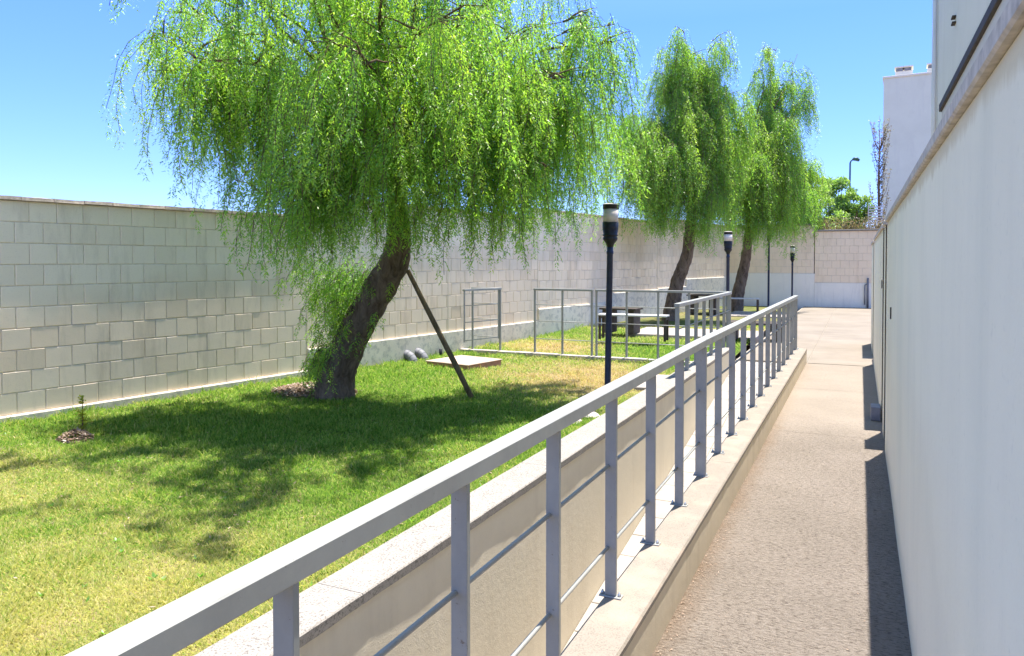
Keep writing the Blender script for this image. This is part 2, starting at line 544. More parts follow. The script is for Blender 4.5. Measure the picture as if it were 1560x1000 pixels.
M['litter'] = m_leaf('dry_litter', [(0, (.16, .10, .065)), (.5, (.30, .20, .14)), (1, (.50, .38, .30))], (.26, .18, .12), tw=.15)

# ------------------------------------------------------------------ layout constants (site metres)
KX0, KX1 = -0.995, -0.795      # kerb carrying the railing
KTOP = 0.248
RX_OUT, RX_IN = -2.185, -1.945 # retaining wall of the lawn
CTOP = 0.270                   # its coping
GX = 0.220                     # face of the garden wall on the right
YEND = 13.4                    # end of ramp, kerb and railings
FARY = 30.6
RAMP_TOP_Y = 13.58
def ramp_z(y): return -(RAMP_TOP_Y - y) * 0.132
WA = Vector((-8.72, 5.09, 0)); WC = Vector((-4.80, 30.6, 0))
WD = (WC - WA).normalized()
WANG = math.atan2(WD.y, WD.x)
WN = Vector((WD.y, -WD.x, 0))   # towards the lawn
WLEN = (WC - WA).length
def wall_x(y): return WA.x + (y - WA.y) / (WC.y - WA.y) * (WC.x - WA.x)
def lawn_z(x, y):
    t = min(max((y - 11.5) / 9.0, 0), 1)
    t = t * t * (3 - 2 * t)
    b = -0.15 + 0.13 * t
    b += .018 * mnoise.noise(Vector((x * .55, y * .55, 3.1))) + .008 * mnoise.noise(Vector((x * 2.1, y * 2.1, 7.7)))
    return b

# ------------------------------------------------------------------ setting
g = MB()
for (x0, x1, y0, y1) in ((-700, -2.1, -300, 900), (-.9, 700, -300, 900), (-2.1, -.9, 13.7, 900), (-2.1, -.9, -300, -6)):
    g.add([(x0, y0, -.26), (x1, y0, -.26), (x1, y1, -.26), (x0, y1, -.26)], [(0, 1, 2, 3)])
tag(g.build('ground', M['earth']), kind='structure')

w = MB()
bays = [-3, 7.9, 10.7, YEND]
for k in range(3):
    w.grid(KX1 - .05, GX + .12, bays[k] + .004, bays[k + 1] - .004, 8, 30, lambda x, y: .002 * mnoise.noise(Vector((x * 2, y * 2, 0))))
w.add([(KX1 - .05, -3, -.012), (GX + .12, -3, -.012), (GX + .12, YEND, -.012), (KX1 - .05, YEND, -.012)], [(0, 1, 2, 3)])
tag(w.build('walkway', M['walk']), kind='structure')

def dry_of(x, y):
    """how dry and how rusty the turf is at a place"""
    n1 = mnoise.noise(Vector((x * .55, y * .55, 11.3))); n2 = mnoise.noise(Vector((x * 2.3, y * 2.3, 4.2))); n3 = mnoise.noise(Vector((x * .23, y * .23, 1.7)))
    d = .22 + .35 * n1 + .28 * n2
    # watered ground under the big tree stays green
    g1 = math.exp(-(((x + 5.9) / 2.3) ** 2 + ((y - 7.2) / 2.5) ** 2))
    d -= .60 * g1
    near = math.exp(-(((x + 3.2) / 2.3) ** 2 + ((y - 2.6) / 2.0) ** 2))
    d += .62 * near
    lft = math.exp(-(((x + 7.3) / 1.7) ** 2 + ((y - 3.6) / 2.0) ** 2))
    d += .60 * lft
    ru = math.exp(-(((x + 3.9) / 1.9) ** 2 + ((y - 11.2) / 1.9) ** 2))
    d += 1.05 * ru
    ru2 = math.exp(-(((x + 5.9) / 1.2) ** 2 + ((y - 14.6) / 1.3) ** 2))
    d += .8 * ru2
    gr = math.exp(-(((x + 2.7) / .9) ** 2 + ((y - 13.9) / 1.6) ** 2))
    d -= .9 * gr
    path = math.exp(-(((y - 19.3) / .7) ** 2))
    d += .6 * path
    return min(max(d, 0.02), .98), min(max(1.25 * (ru + .8 * ru2) - .1 + .3 * n2, 0), 1)

def sheet(name, x0f, x1, y0, y1, nx, ny):
    vs, fs, dr = [], [], []
    for j in range(ny + 1):
        y = y0 + (y1 - y0) * j / ny
        a = x0f(y)
        for i in range(nx + 1):
            x = a + (x1 - a) * i / nx
            vs.append((x, y, lawn_z(x, y)))
            dr.append(dry_of(x, y)[0])
    for j in range(ny):
        for i in range(nx):
            k = j * (nx + 1) + i
            fs.append((k, k + 1, k + nx + 2, k + nx + 1))
    me = bpy.data.meshes.new(name)
    me.from_pydata(vs, [], fs)
    me.polygons.foreach_set('use_smooth', [True] * len(fs))
    at_ = me.attributes.new('dry', 'FLOAT', 'POINT')
    at_.data.foreach_set('value', dr)
    me.materials.append(M['soil'])
    return tag(link(bpy.data.objects.new(name, me)), kind='structure')
sheet('lawn', lambda y: wall_x(y) - .05, RX_OUT + .02, -3, FARY, 60, 230)

# pavement beyond the end of the railings, cast in bays with open joints
pz = MB()
ys = [YEND + .004, 15.9, 19.2, 23.0, 26.8, FARY + .3]
for j in range(5):
    for (x0, x1) in ((-1.9, -.796), (-.784, 2.6)):
        pz.add([(x0, ys[j] + .006, .004), (x1, ys[j] + .006, .004), (x1, ys[j + 1] - .006, .004), (x0, ys[j + 1] - .006, .004)], [(0, 1, 2, 3)])
tag(pz.build('pavement', M['plaza']), kind='structure')
pz = MB(); pz.box(-1.95, 2.6, YEND + .002, FARY + .3, -.24, -.006)
tag(pz.build('pavement_base', M['tile_bed']), kind='structure')

# ramp of tiles, going down towards the viewer
rp = thing('ramp', 'x', 'x')
for k_ in ('label', 'category'): del rp[k_]
rp['kind'] = 'structure'
b = MB()
b.add([(RX_IN - .02, -5, ramp_z(-5) - .010), (KX0 + .02, -5, ramp_z(-5) - .010), (KX0 + .02, RAMP_TOP_Y, -.010), (RX_IN - .02, RAMP_TOP_Y, -.010)], [(0, 1, 2, 3)])
b.build('tile_bed', M['tile_bed'], rp)
tiles = []
tw, tl = (KX0 - RX_IN) / 3, .40
for k in range(3):
    mb = MB(); mb.bevbox(.004, tw - .004, .004, tl - .004, -.03, 0, .004)
    tiles.append(mb.mesh('tile', M['tile']))
sl = math.atan(.132)
y = RAMP_TOP_Y
while y > 2.2:
    y -= tl * math.cos(sl)
    for i in range(3):
        inst('tile', random.choice(tiles), rp, (RX_IN + i * tw, y, ramp_z(y) + random.uniform(-.0015, .0015)), (sl, 0, 0))

# pads under the tables
for (c0, sx, sy) in (((-3.55, 18.0), 1.45, .95), ((-2.95, 25.3), .95, 1.1)):
    p = MB(); p.bevbox(c0[0] - sx, c0[0] + sx, c0[1] - sy, c0[1] + sy, -.15, .022, .01)
    tag(p.build('table_pad', M['pad']), kind='structure')
p = MB()
for k in range(12):
    x = RX_OUT - .02 - .44 * k
    p.bevbox(max(x - .43, wall_x(YEND) + .03), x, YEND - .10, YEND + .02, -.2, -.075 + random.uniform(-.006, .006), .008)
tag(p.build('fence_kerb', M['stone']), kind='structure')

# ------------------------------------------------------------------ block boundary wall on the left
ROW, BW, DEP = .2435, .302, .18
panels = [(-3.6, 4.36, [(-3.6, -.03)], 10), (4.36, 11.4, [(4.36, .31)], 10), (11.4, 18.66, [(11.4, .59), (15.06, .835)], None), (18.66, WLEN, [(18.66, .87), (21.15, 1.13)], None)]
tops = [2.405, 2.745, 2.955, 3.12]
bw = thing('boundary_wall', 'long wall of pale beige concrete blocks along the left side of the lawn', 'wall', WA, WANG)
# local axes: x along the wall, y away from the lawn, z up; lawn face at y=0
def block_mesh(wd, var):
    r = random.Random(var)
    g_, e = .004, .006
    x0, x1, z0, z1 = g_, wd - g_, g_, ROW - g_
    j = lambda s=.0034: r.uniform(-s, s)
    fr = [(x0 + e + j(), 0 + j(.0008), z0 + e + j()), (x1 - e + j(), j(.0008), z0 + e + j()), (x1 - e + j(), j(.0008), z1 - e + j()), (x0 + e + j(), j(.0008), z1 - e + j())]
    md = [(x0, .007, z0), (x1, .007, z0), (x1, .007, z1), (x0, .007, z1)]
    bk = [(x0, .05, z0), (x1, .05, z0), (x1, .05, z1), (x0, .05, z1)]
    f = [(0, 1, 2, 3)]
    for k in range(4):
        k2 = (k + 1) % 4
        f.append((4 + k, 4 + k2, k2, k)); f.append((8 + k, 8 + k2, 4 + k2, 4 + k))
    return fr + md + bk, f
var_full = []
for v in range(10):
    vs, fs = block_mesh(BW, v)
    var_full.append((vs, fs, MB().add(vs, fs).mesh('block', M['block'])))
rest = MB(); rest_rnd = []
core = MB(); n_single = 0
cells = []
for pi, (t0, t1, bases, _) in enumerate(panels):
    top = tops[pi]
    core.box(t0 + .006, t1 - .006, .010, DEP - .01, -.3, top)
    for bi, (ts, bz) in enumerate(bases):
        te = bases[bi + 1][0] if bi + 1 < len(bases) else t1
        nrow = int(math.ceil((top - bz) / ROW - .05))
        rz = (top - bz)
        for r_ in range(nrow):
            z0 = top - (r_ + 1) * ROW
            hh = ROW
            if z0 < bz - .01:
                hh = ROW - (bz - z0); z0 = bz
            if hh < .05: continue
            off = (r_ % 2) * BW / 2 + pi * .07
            x = ts - ((ts + off) % BW) 
            while x < te:
                a, c_ = max(x, ts + .008), min(x + BW, te - .008)
                if c_ - a > .04:
                    cells.append((a, c_ - a, z0, hh))
                x += BW
cells.sort(key=lambda c: c[0])
for (a, wd, z0, hh) in cells:
    full = abs(wd - BW) < .002 and abs(hh - ROW) < .002
    py = random.gauss(0, .0006)
    if a > -.6 and full and n_single < 300:
        v = random.choice(var_full)
        inst('block', v[2], bw, (a, py, z0), (random.gauss(0, .0022), 0, random.gauss(0, .0012)))
        n_single += 1
    else:
        vs, fs = block_mesh(wd, random.randint(0, 99))
        k = hh / ROW
        tx = random.gauss(0, .0012)
        rest.add([(a + q[0], q[1] + py + q[0] * tx, z0 + q[2] * k) for q in vs], fs)
        rest_rnd += [random.random()] * len(fs)
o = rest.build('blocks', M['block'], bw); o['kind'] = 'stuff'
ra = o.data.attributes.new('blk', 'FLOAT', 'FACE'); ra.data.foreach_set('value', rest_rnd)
core.build('mortar', M['mortar'], bw)
# rendered plinth, stepping up
pl = MB()
for pi, (t0, t1, bases, _) in enumerate(panels):
    for bi, (ts, bz) in enumerate(bases):
        te = bases[bi + 1][0] if bi + 1 < len(bases) else t1
        n = max(2, int((te - ts) / .25))
        vs = []
        for i in range(n + 1):
            x = ts + .003 + (te - ts - .006) * i / n
            w_ = .003 * mnoise.noise(Vector((x * 3, pi, 0)))
            for (yy, zz) in ((-.040 + w_, -.5), (-.040 + w_, bz - .018), (-.030 + w_, bz - .004), (.04, bz - .002)):
                vs.append((x, yy, zz))
        fs = [(i * 4 + k, (i + 1) * 4 + k, (i + 1) * 4 + k + 1, i * 4 + k + 1) for i in range(n) for k in range(3)]
        fs += [(0, 1, 2, 3), (n * 4 + 3, n * 4 + 2, n * 4 + 1, n * 4)]
        pl.add(vs, fs)
pl.build('plinth', M['plinth'], bw)
cps = []
for v in range(6):
    r = random.Random(50 + v)
    mb = MB()
    jj = lambda s=.006: r.uniform(-s, s)
    L = .34
    mb.hexa([(.003, -.046 + jj(.003), 0 + jj(.003)), (L - .003, -.046 + jj(.003), jj(.003)), (L - .003, DEP + .04, 0), (.003, DEP + .04, 0)],
            [(.006, -.041 + jj(.003), .040 + jj()), (L - .006, -.041 + jj(.003), .040 + jj()), (L - .006, DEP + .03, .055 + jj()), (.006, DEP + .03, .055 + jj())])
    cps.append(mb.mesh('coping_stone', M['coping_stone']))
for pi, (t0, t1, bases, _) in enumerate(panels):
    n = int(round((t1 - t0) / .34)); x = t0
    for i in range(n):
        o = inst('coping_stone', random.choice(cps), bw, (x, 0, tops[pi] + .001 + random.uniform(0, .003)), (0, random.gauss(0, .006), 0))
        o.scale.x = (t1 - t0) / n / .34
        x += (t1 - t0) / n
# vertical expansion joints covered by thin strips
for t in (4.36, 7.98, 11.4, 18.66):
    j = MB(); j.box(t - .012, t + .012, -.004, .012, -.02, 2.40 if t < 5 else 2.74)
    j.build('joint_strip', M['kerb_render'], bw)

# ------------------------------------------------------------------ far wall closing the path
fw = thing('far_wall', 'beige block wall with a white base closing the far end of the path', 'wall', (0, FARY, 0))
cells = MB()
def far_blocks(x0, x1, z0, top, yo):
    nr = int((top - z0) / .244)
    h = (top - z0) / nr
    for r_ in range(nr):
        x = x0 - (r_ % 2) * .15
        while x < x1:
            a, c_ = max(x, x0) + .004, min(x + .302, x1) - .004
            if c_ - a > .03:
                p = random.gauss(0, .0015)
                cells.bevbox(a, c_, yo + p, yo + .05, z0 + r_ * h + .004, z0 + (r_ + 1) * h - .004, .004)
            x += .302
far_blocks(-5.2, -1.60, 1.28, 3.12, 0)
far_blocks(-1.57, 2.6, .93, 2.88, .02)
o = cells.build('blocks', M['far_block'], fw); o['kind'] = 'stuff'
m = MB(); m.box(-5.2, -1.6, .012, .2, -.3, 3.115); m.box(-1.57, 2.6, .032, .2, -.3, 2.875)
m.build('mortar', M['mortar'], fw)
m = MB(); m.box(-5.2, -1.57, -.03, .05, -.3, 1.272); m.box(-1.565, 2.6, -.012, .06, -.3, .922)
m.build('white_base', M['white_render'], fw)
m = MB(); m.bevbox(-5.25, -1.56, -.05, .25, 3.122, 3.18, .008)
m.build('coping', M['coping'], fw)
m = MB(); m.bevbox(-1.555, 2.65, -.05, .25, 2.882, 2.94, .008)
m.build('coping', M['coping'], fw)

# ------------------------------------------------------------------ retaining wall between lawn and ramp
rw = thing('retaining_wall', 'low cream rendered wall with speckled coping between the lawn and the ramp', 'wall', (0, 0, 0))
m = MB()
m.add([(RX_OUT + .03, -5, -2.8), (RX_IN, -5, -2.8), (RX_IN, 12.75, -.6), (RX_OUT + .03, 12.75, -.6),
       (RX_OUT + .03, -5, CTOP - .05), (RX_IN, -5, CTOP - .05), (RX_IN, 12.75, CTOP - .05), (RX_OUT + .03, 12.75, CTOP - .05)],
      [(0, 3, 2, 1), (4, 5, 6, 7), (0, 1, 5, 4), (1, 2, 6, 5), (2, 3, 7, 6), (3, 0, 4, 7)])
m.build('wall_body', M['ramp_render'], rw)
y = -4.0
while y < 12.75:
    y2 = min(y + 2.2, 12.78)
    n = 22
    vs, fs = [], []
    for i in range(n + 1):
        yy = y + .002 + (y2 - y - .004) * i / n
        wv = .0045 * mnoise.noise(Vector((0, yy * 1.7, 5))) + .003 * mnoise.noise(Vector((0, yy * 9, 5)))
        zz = CTOP + .002 * mnoise.noise(Vector((3, yy * 2, 5)))
        prof = [(RX_OUT, CTOP - .048), (RX_OUT, zz - .006), (RX_OUT + .006, zz), (RX_IN + .010 + wv, zz), (RX_IN + .016 + wv, zz - .006), (RX_IN + .016 + wv, CTOP - .048)]
        vs += [(px, yy, pz_) for px, pz_ in prof]
    for i in range(n):
        for k in range(6):
            k2 = (k + 1) % 6
            fs.append((i * 6 + k, (i + 1) * 6 + k, (i + 1) * 6 + k2, i * 6 + k2))
    fs += [tuple(range(6)), tuple(n * 6 + k for k in reversed(range(6)))]
    MB().add(vs, fs).build('coping_slab', M['coping'], rw)
    y += 2.2

# kerb wall under the main railing
kw = thing('kerb_wall', 'raised cream kerb wall under the grey railing beside the walkway', 'kerb', (0, 0, 0))
m = MB()
m.add([(KX0 + .008, -4, -2.8), (KX1 - .004, -4, -2.8), (KX1 - .004, YEND, -.5), (KX0 + .008, YEND, -.5),
       (KX0 + .008, -4, KTOP - .03), (KX1 - .004, -4, KTOP - .03), (KX1 - .004, YEND, KTOP - .03), (KX0 + .008, YEND, KTOP - .03)],
      [(0, 3, 2, 1), (4, 5, 6, 7), (0, 1, 5, 4), (1, 2, 6, 5), (2, 3, 7, 6), (3, 0, 4, 7)])
m.build('wall_body', M['kerb_render'], kw)
y = -4.0
while y < YEND - .01:
    y2 = min(y + 3.17, YEND + .01)
    m = MB()
    n = 24; vs = []; fs = []
    for i in range(n + 1):
        yy = y + .0015 + (y2 - y - .003) * i / n
        wv = .003 * mnoise.noise(Vector((0, yy * 6, 9)))
        prof = [(KX0, KTOP - .029), (KX0, KTOP - .005), (KX0 + .005, KTOP), (KX1 - .008 + wv, KTOP + wv * .4), (KX1 + wv * .6, KTOP - .009), (KX1 + wv * .5, KTOP - .029)]
        vs += [(a, yy, c_) for a, c_ in prof]
    for i in range(n):
        for k in range(6):
            k2 = (k + 1) % 6
            fs.append((i * 6 + k, (i + 1) * 6 + k, (i + 1) * 6 + k2, i * 6 + k2))
    fs += [tuple(range(6)), tuple(n * 6 + k for k in reversed(range(6)))]
    m.add(vs, fs)
    m.build('cap', M['kerb_top'], kw)
    y = y2

# ------------------------------------------------------------------ railings
def post_meshes(hgt, wd=.05, th=.018):
    a = MB(); a.bevbox(-wd / 2, wd / 2, -th / 2, th / 2, .007, hgt, .0015)
    bp = MB(); bp.bevbox(-.050, .050, -.022, .022, 0, .006, .0015)
    bl = MB(); bl.lathe([(.0085, .007), (.0085, .0155), (.0045, .017), (.0045, .024)], 6)
    return a, bp, bl
def add_post(parent, x, y, z0, z1, th=.018, wd=.05, cache={}):
    key = (round(z1 - z0, 3), th, wd)
    if key not in cache:
        a, bp, bl = post_meshes(z1 - z0, wd, th)
        cache[key] = (a.mesh('post', M['steel']), bp.mesh('base_plate', M['steel']), bl.mesh('bolt', M['zinc']))
    pm, bm_, bo = cache[key]
    p = inst('post', pm, parent, (x, y, z0))
    inst('base_plate', bm_, p, (0, 0, 0))
    for dx in (-.038, .038):
        inst('bolt', bo, p, (dx, 0, 0))
    return p
RAILX = -.967
def rail_top(y):
    return 1.150 + .030 * (y / 5.08) if y < 5.08 else 1.180 - .034 * (y - 5.08) / (YEND - 5.08)
rl = thing('ramp_railing', 'long grey steel railing on the kerb beside the walkway, nearest to the viewer', 'railing', (0, 0, 0))
ysn = [1.065 + .67 * n for n in range(-4, 19)]
ysn = [y for y in ysn if y < YEND - .1] + [YEND - .12]
for y in ysn:
    thick = abs(y - 5.085) < .1
    if thick:
        add_post(rl, RAILX, y, KTOP + .0005, round(rail_top(y) - .05, 2), .03, .07)
    else:
        add_post(rl, RAILX, y, KTOP + .0005, round(rail_top(y) - .05, 2))
for (y0, y1) in ((-2.2, 5.10), (5.104, YEND - .08)):
    m = MB()
    a, c_ = rail_top(y0), rail_top(y1)
    hw, hh, e = .0325, .05, .004
    prof = [(-hw, -hh + e), (-hw, -e), (-hw + e, 0), (hw - e, 0), (hw, -e), (hw, -hh + e), (hw - e, -hh), (-hw + e, -hh)]
    vs = [(RAILX + p[0], y0, a + p[1]) for p in prof] + [(RAILX + p[0], y1, c_ + p[1]) for p in prof]
    fs = [(k, (k + 1) % 8, 8 + (k + 1) % 8, 8 + k) for k in range(8)] + [tuple(reversed(range(8))), tuple(range(8, 16))]
    m.add(vs, [tuple(reversed(f)) for f in fs])
    m.build('top_rail', M['steel'], rl)
for zz in (.455, .81):
    m = MB()
    for (y0, y1) in ((-2.2, 5.08), (5.08, YEND - .12)):
        m.tube([(RAILX - .012, y0, zz + (rail_top(y0) - 1.16)), (RAILX - .012, y1, zz + (rail_top(y1) - 1.16))], .008, 8)
    m.build('rod', M['steel'], rl)

RX2 = -2.06
r2 = thing('upper_railing', 'shorter grey steel railing standing on the lawn retaining wall behind the main railing', 'railing', (0, 0, 0))
for n in range(8):
    y = 9.25 + n * .588
    zb = CTOP + .0005 if y < 12.7 else -.10
    add_post(r2, RX2, y, zb, 1.14, .014 if n else .02, .05)
m = MB(); m.bevbox(RX2 - .032, RX2 + .032, 9.22, YEND, 1.14, 1.188, .004); m.build('top_rail', M['steel'], r2)
for zz in (.86, .57):
    m = MB(); m.tube([(RX2, 9.25, zz), (RX2, YEND - .02, zz)], .008, 8); m.build('rod', M['steel'], r2)

# fence across the lawn, at right angles to the ramp
def plane_x(px, y=YEND):
    # site x where the sight line through px crosses the line y = const
    k = (px - 780) / 1130
    # X = k Z ; y = X SY + Z CY
    Z = y / (k * SY + CY)
    return k * Z * CY - Z * SY
GT = -.10
def fence_panel(name, label, xs, ztop=1.19, bars=(.87, .55, .20), y=YEND, cat='fence'):
    t = thing(name, label, cat, (0, 0, 0))
    pm = MB(); pm.bevbox(-.018, .018, -.018, .018, GT - .05, ztop - .04, .002)
    me = pm.mesh('post', M['steel'])
    for x in xs:
        inst('post', me, t, (x, y, 0))
    m = MB(); m.bevbox(min(xs) - .02, max(xs) + .02, y - .033, y + .033, ztop - .04, ztop, .003); m.build('top_rail', M['steel'], t)
    for zb in bars:
        m = MB(); m.tube([(min(xs), y, zb), (max(xs), y, zb)], .0085, 6); m.build('bar', M['steel'], t)
    return t
fence_panel('garden_fence', 'thin grey fence running across the lawn from the dark lamp post to the upper railing', [plane_x(p) for p in (909, 955, 1003, 1050)] + [RX2 - .04])
fence_panel('lawn_fence', 'two bay grey fence section across the lawn, left of the tall dark lamp post', [plane_x(p) for p in (815, 857, 902)])
fence_panel('wall_side_fence', 'narrow grey fence section fixed close to the block wall', [plane_x(p) for p in (720, 762)])
gp = Vector((plane_x(762), YEND, 0)); ge = W(-.95, 14.1)
gd = (ge - gp); gl = 1.02; gd = Vector((gd.x, gd.y, 0)).normalized()
gt = thing('fence_gate', 'open grey gate leaf swung towards the block wall', 'gate', gp, math.atan2(gd.y, gd.x))
m = MB()
for x in (.05, gl):
    m = MB(); m.bevbox(x - .012, x + .012, -.012, .012, .17, 1.15, .002); m.build('stile', M['steel'], gt)
m = MB(); m.bevbox(.03, gl + .02, -.03, .03, 1.15, 1.19, .003); m.build('top_rail', M['steel'], gt)
for zb in (.87, .55, .20):
    m = MB(); m.tube([(.05, 0, zb), (gl, 0, zb)], .0085, 6); m.build('bar', M['steel'], gt)

# ------------------------------------------------------------------ garden wall on the right with gates
gw = thing('garden_wall', 'tall pale rendered wall close on the right of the walkway', 'wall', (0, 0, 0))
GTOP = 2.055
segs = [(-3.2, 7.45), (7.90, 8.30), (8.75, 13.75), (14.9, 17.2)]
for (y0, y1) in segs:
    n = max(4, int((y1 - y0) / .25)); vs = []; fs = []
    for i in range(n + 1):
        y = y0 + (y1 - y0) * i / n
        for z in np.linspace(-.2, GTOP, 9):
            vs.append((GX + .0025 * mnoise.noise(Vector((0, y * .9, z * .9))), y, z))
    for i in range(n):
        for k in range(8):
            fs.append((i * 9 + k, i * 9 + k + 1, (i + 1) * 9 + k + 1, (i + 1) * 9 + k))
    m = MB().add(vs, fs, True)
    m.box(GX + .01, GX + .20, y0 + .001, y1 - .001, -.2, GTOP - .001)
    m.build('wall_panel', M['garden_render'], gw)
for (y0, y1) in segs:
    n = max(1, round((y1 - y0) / 1.9)); L = (y1 - y0) / n
    for i in range(n):
        m = MB(); m.bevbox(GX - .020, GX + .235, y0 + i * L + .003, y0 + (i + 1) * L - .003, GTOP + .002, GTOP + .046, .006)
        m.build('coping_slab', M['stone'], gw)
M_gate = M['gate_paint']
def gate(y0, y1, label):
    t = thing('garden_gate', label, 'gate', (GX + .08, y0, 0), 0, 'pale gates in the garden wall')
    L = y1 - y0
    m = MB(); m.bevbox(0, .045, 0, L, .06, 1.42, .004); m.build('leaf', M_gate, t)
    for z in (.35, 1.2):
        m = MB(); m.tube([(-.008, .02, z), (-.008, .02, z + .09)], .010, 8); m.build('hinge', M_gate, t)
    m = MB(); m.bevbox(-.02, 0, L - .12, L - .09, 1.0, 1.10, .003); m.build('handle', M['zinc'], t)
    m = MB()
    for s_ in (.0, L - .04): m.box(.046, .10, s_, s_ + .04, 0, 1.45)
    m.build('frame', M_gate, t)
    return t
gate(7.46, 7.89, 'narrow recessed pale gate in the garden wall, nearest of the three')
gate(8.31, 8.74, 'narrow recessed pale gate in the garden wall, just beyond the short pillar')
gate(14.0, 14.65, 'pale gate in the garden wall near its far end')
for (y, z, lab) in ((6.3, 1.27, 'small dark wire stub sticking out of the garden wall beside the nearer gate'), (8.9, 1.42, 'small dark rusty bracket on the garden wall just beyond the nearer gate')):
    m = MB(); m.bevbox(GX - .010, GX + .0, y, y + .02, z, z + .09, .002)
    tag(m.build('wall_bracket', M['dark_metal']), lab, 'bracket', 'dark brackets on the garden wall')
m = MB(); m.bevbox(GX - .10, GX - .004, 8.80, 9.05, .004, .15, .006)
tag(m.build('meter_box', M['pipe']), 'low grey box at the foot of the garden wall beside the nearer gate', 'box')

# ------------------------------------------------------------------ buildings
BX = .70
b1 = thing('near_building', 'grey rendered building rising behind the garden wall at the right edge', 'building', (0, 0, 0))
m = MB(); m.box(BX, BX + 8, -4, 9.45, -.2, 6.1); m.build('wall', M['building_grey'], b1)
m = MB(); m.bevbox(BX - .035, BX - .002, -4, 8.15, 3.13, 3.20, .005); m.build('dark_trim', M['dark_metal'], b1)
m = MB(); m.box(BX - .012, BX - .001, -4, 8.12, 1.5, 3.128); m.build('cream_band', M['cream'], b1)
m = MB(); m.bevbox(BX - .04, BX - .002, -4, 8.0, 4.60, 4.68, .005); m.build('dark_trim', M['dark_metal'], b1)
m = MB(); m.tube([(BX - .03, 8.75, 2.3), (BX - .03, 8.75, 3.25), (BX - .03, 8.78, 3.35), (BX - .03, 8.78, 4.6)], .022, 8); m.build('downpipe', M['white_render'], b1)
m = MB()
for k in range(2): m.bevbox(BX - .03, BX - .001, 7.14, 7.24, 3.68 + k * .05, 3.692 + k * .05, .002)
m.build('vent', M['dark_metal'], b1)
b2p = at(1343, 400, 46)
b2 = thing('far_building', 'tall plain white building with two chimneys behind the far wall', 'building', (b2p.x, b2p.y, 0), R(-3))
m = MB(); m.box(0, 12, 0, 10, -.3, EYE + (400 - 122) / 1130 * 46); H2 = EYE + (400 - 122) / 1130 * 46
m.build('wall', M['building_white'], b2)
m = MB(); m.bevbox(-.06, 12.06, -.06, 10.06, H2 + .001, H2 + .12, .01); m.build('parapet_cap', M['building_grey'], b2)
for cx in (.62, 2.35):
    m = MB(); m.box(cx, cx + .95, .3, 1.2, H2 + .122, H2 + .42); ch = m.build('chimney', M['building_grey'], b2)
    m = MB()
    for k in range(2): m.box(cx + .04 + k * .46, cx + .42 + k * .46, .28, 1.0, H2 + .422, H2 + .62)
    m.build('flue', M['pipe'], ch)
    m = MB(); m.box(cx - .03, cx + .98, .22, 1.25, H2 + .622, H2 + .70); m.build('cowl', M['building_grey'], ch)
m = MB(); m.bevbox(.35, .6, -.04, -.001, 3.4, 3.75, .004); m.build('vent', M['dark_metal'], b2)

# ------------------------------------------------------------------ lamp posts
def make_lamp(label, X, Z, h, sc=1.0, lean=(0, 0)):
    p = W(X, Z); z0 = lawn_z(p.x, p.y) if p.x < RX_OUT else 0
    t = thing('lamp_post', label, 'lamp post', (p.x, p.y, z0), 0, 'lamp posts of the garden')
    t.rotation_euler = (lean[0], lean[1], 0)
    t.scale = (sc, sc, 1)
    H = h
    m = MB(); m.lathe([(.085, -.02), (.085, .012), (.055, .03), (.045, .05), (.045, .9), (.044, H - .72), (.050, H - .715), (.050, H - .68), (.044, H - .675), (.044, H - .62)], 20)
    m.build('pole', M['navy'], t)
    m = MB(); m.lathe([(.045, H - .619), (.06, H - .57), (.10, H - .52), (.104, H - .50), (.104, H - .485), (.094, H - .48), (.094, H - .465), (.108, H - .46), (.108, H - .445), (.098, H - .44), (.112, H - .36), (.114, H - .27)], 28)
    m.build('lamp_body', M['black'], t)
    m = MB(); m.lathe([(.108, H - .269), (.108, H - .081)], 28)
    m.build('lamp_glass', M['lens'], t)
    m = MB(); m.lathe([(.114, H - .080), (.114, H - .032), (.118, H - .030), (.118, H - .022)], 28)
    cp = m.build('lamp_cap', M['black'], t)
    m = MB(); m.lathe([(.118, H - .0215), (.10, H - .008), (.05, H), (.01, H + .002)], 28)
    m.build('cap_top', M['stone'], cp)
    return t
def Xof(px, Z): return (px - 780) / 1130 * Z
make_lamp('nearest navy lamp post with beige glass standing on the lawn behind the railing', Xof(926, 10.55), 10.55, 2.68, 1.0, (0, R(.9)))
make_lamp('second navy lamp post, beside the corner where the upper railing ends', Xof(1109, 20.2), 20.2, 2.57)
make_lamp('slim dark lamp post whose head hides in the foliage of the rightmost weeping tree', Xof(1171, 26.4), 26.4, 3.05, .8)
make_lamp('farthest small lamp post in front of the white base of the far wall', Xof(1207, 27.0), 27.0, 2.33, .72)

# ------------------------------------------------------------------ weeping trees
def bark_tube(pts, radii, n=44, sub=12, amp=.17, seed=0):
    """tapered trunk with knobbly bark"""
    P = [Vector(p) for p in pts]
    out, rad = [], []
    for i in range(len(P) - 1):
        p0, p1, p2, p3 = P[max(i - 1, 0)], P[i], P[i + 1], P[min(i + 2, len(P) - 1)]
        for k in range(sub):
            t = k / sub
            out.append(.5 * ((2 * p1) + (p2 - p0) * t + (2 * p0 - 5 * p1 + 4 * p2 - p3) * t * t + (3 * p1 - p0 - 3 * p2 + p3) * t ** 3))
            rad.append(radii[i] * (1 - t) + radii[i + 1] * t)
    out.append(P[-1]); rad.append(radii[-1])
    mb = MB().tube(out, rad, n)
    for i in range(len(out)):
        for k in range(n):
            q = Vector(mb.v[i * n + k]); c = out[i]
            s_ = mnoise.noise(q * 5 + Vector((seed, 0, 0))) * .55 + mnoise.noise(q * 13) * .45 + .5 * abs(mnoise.noise(q * 24))
            mb.v[i * n + k] = tuple(c + (q - c) * (1 + amp * s_))
    return mb, out

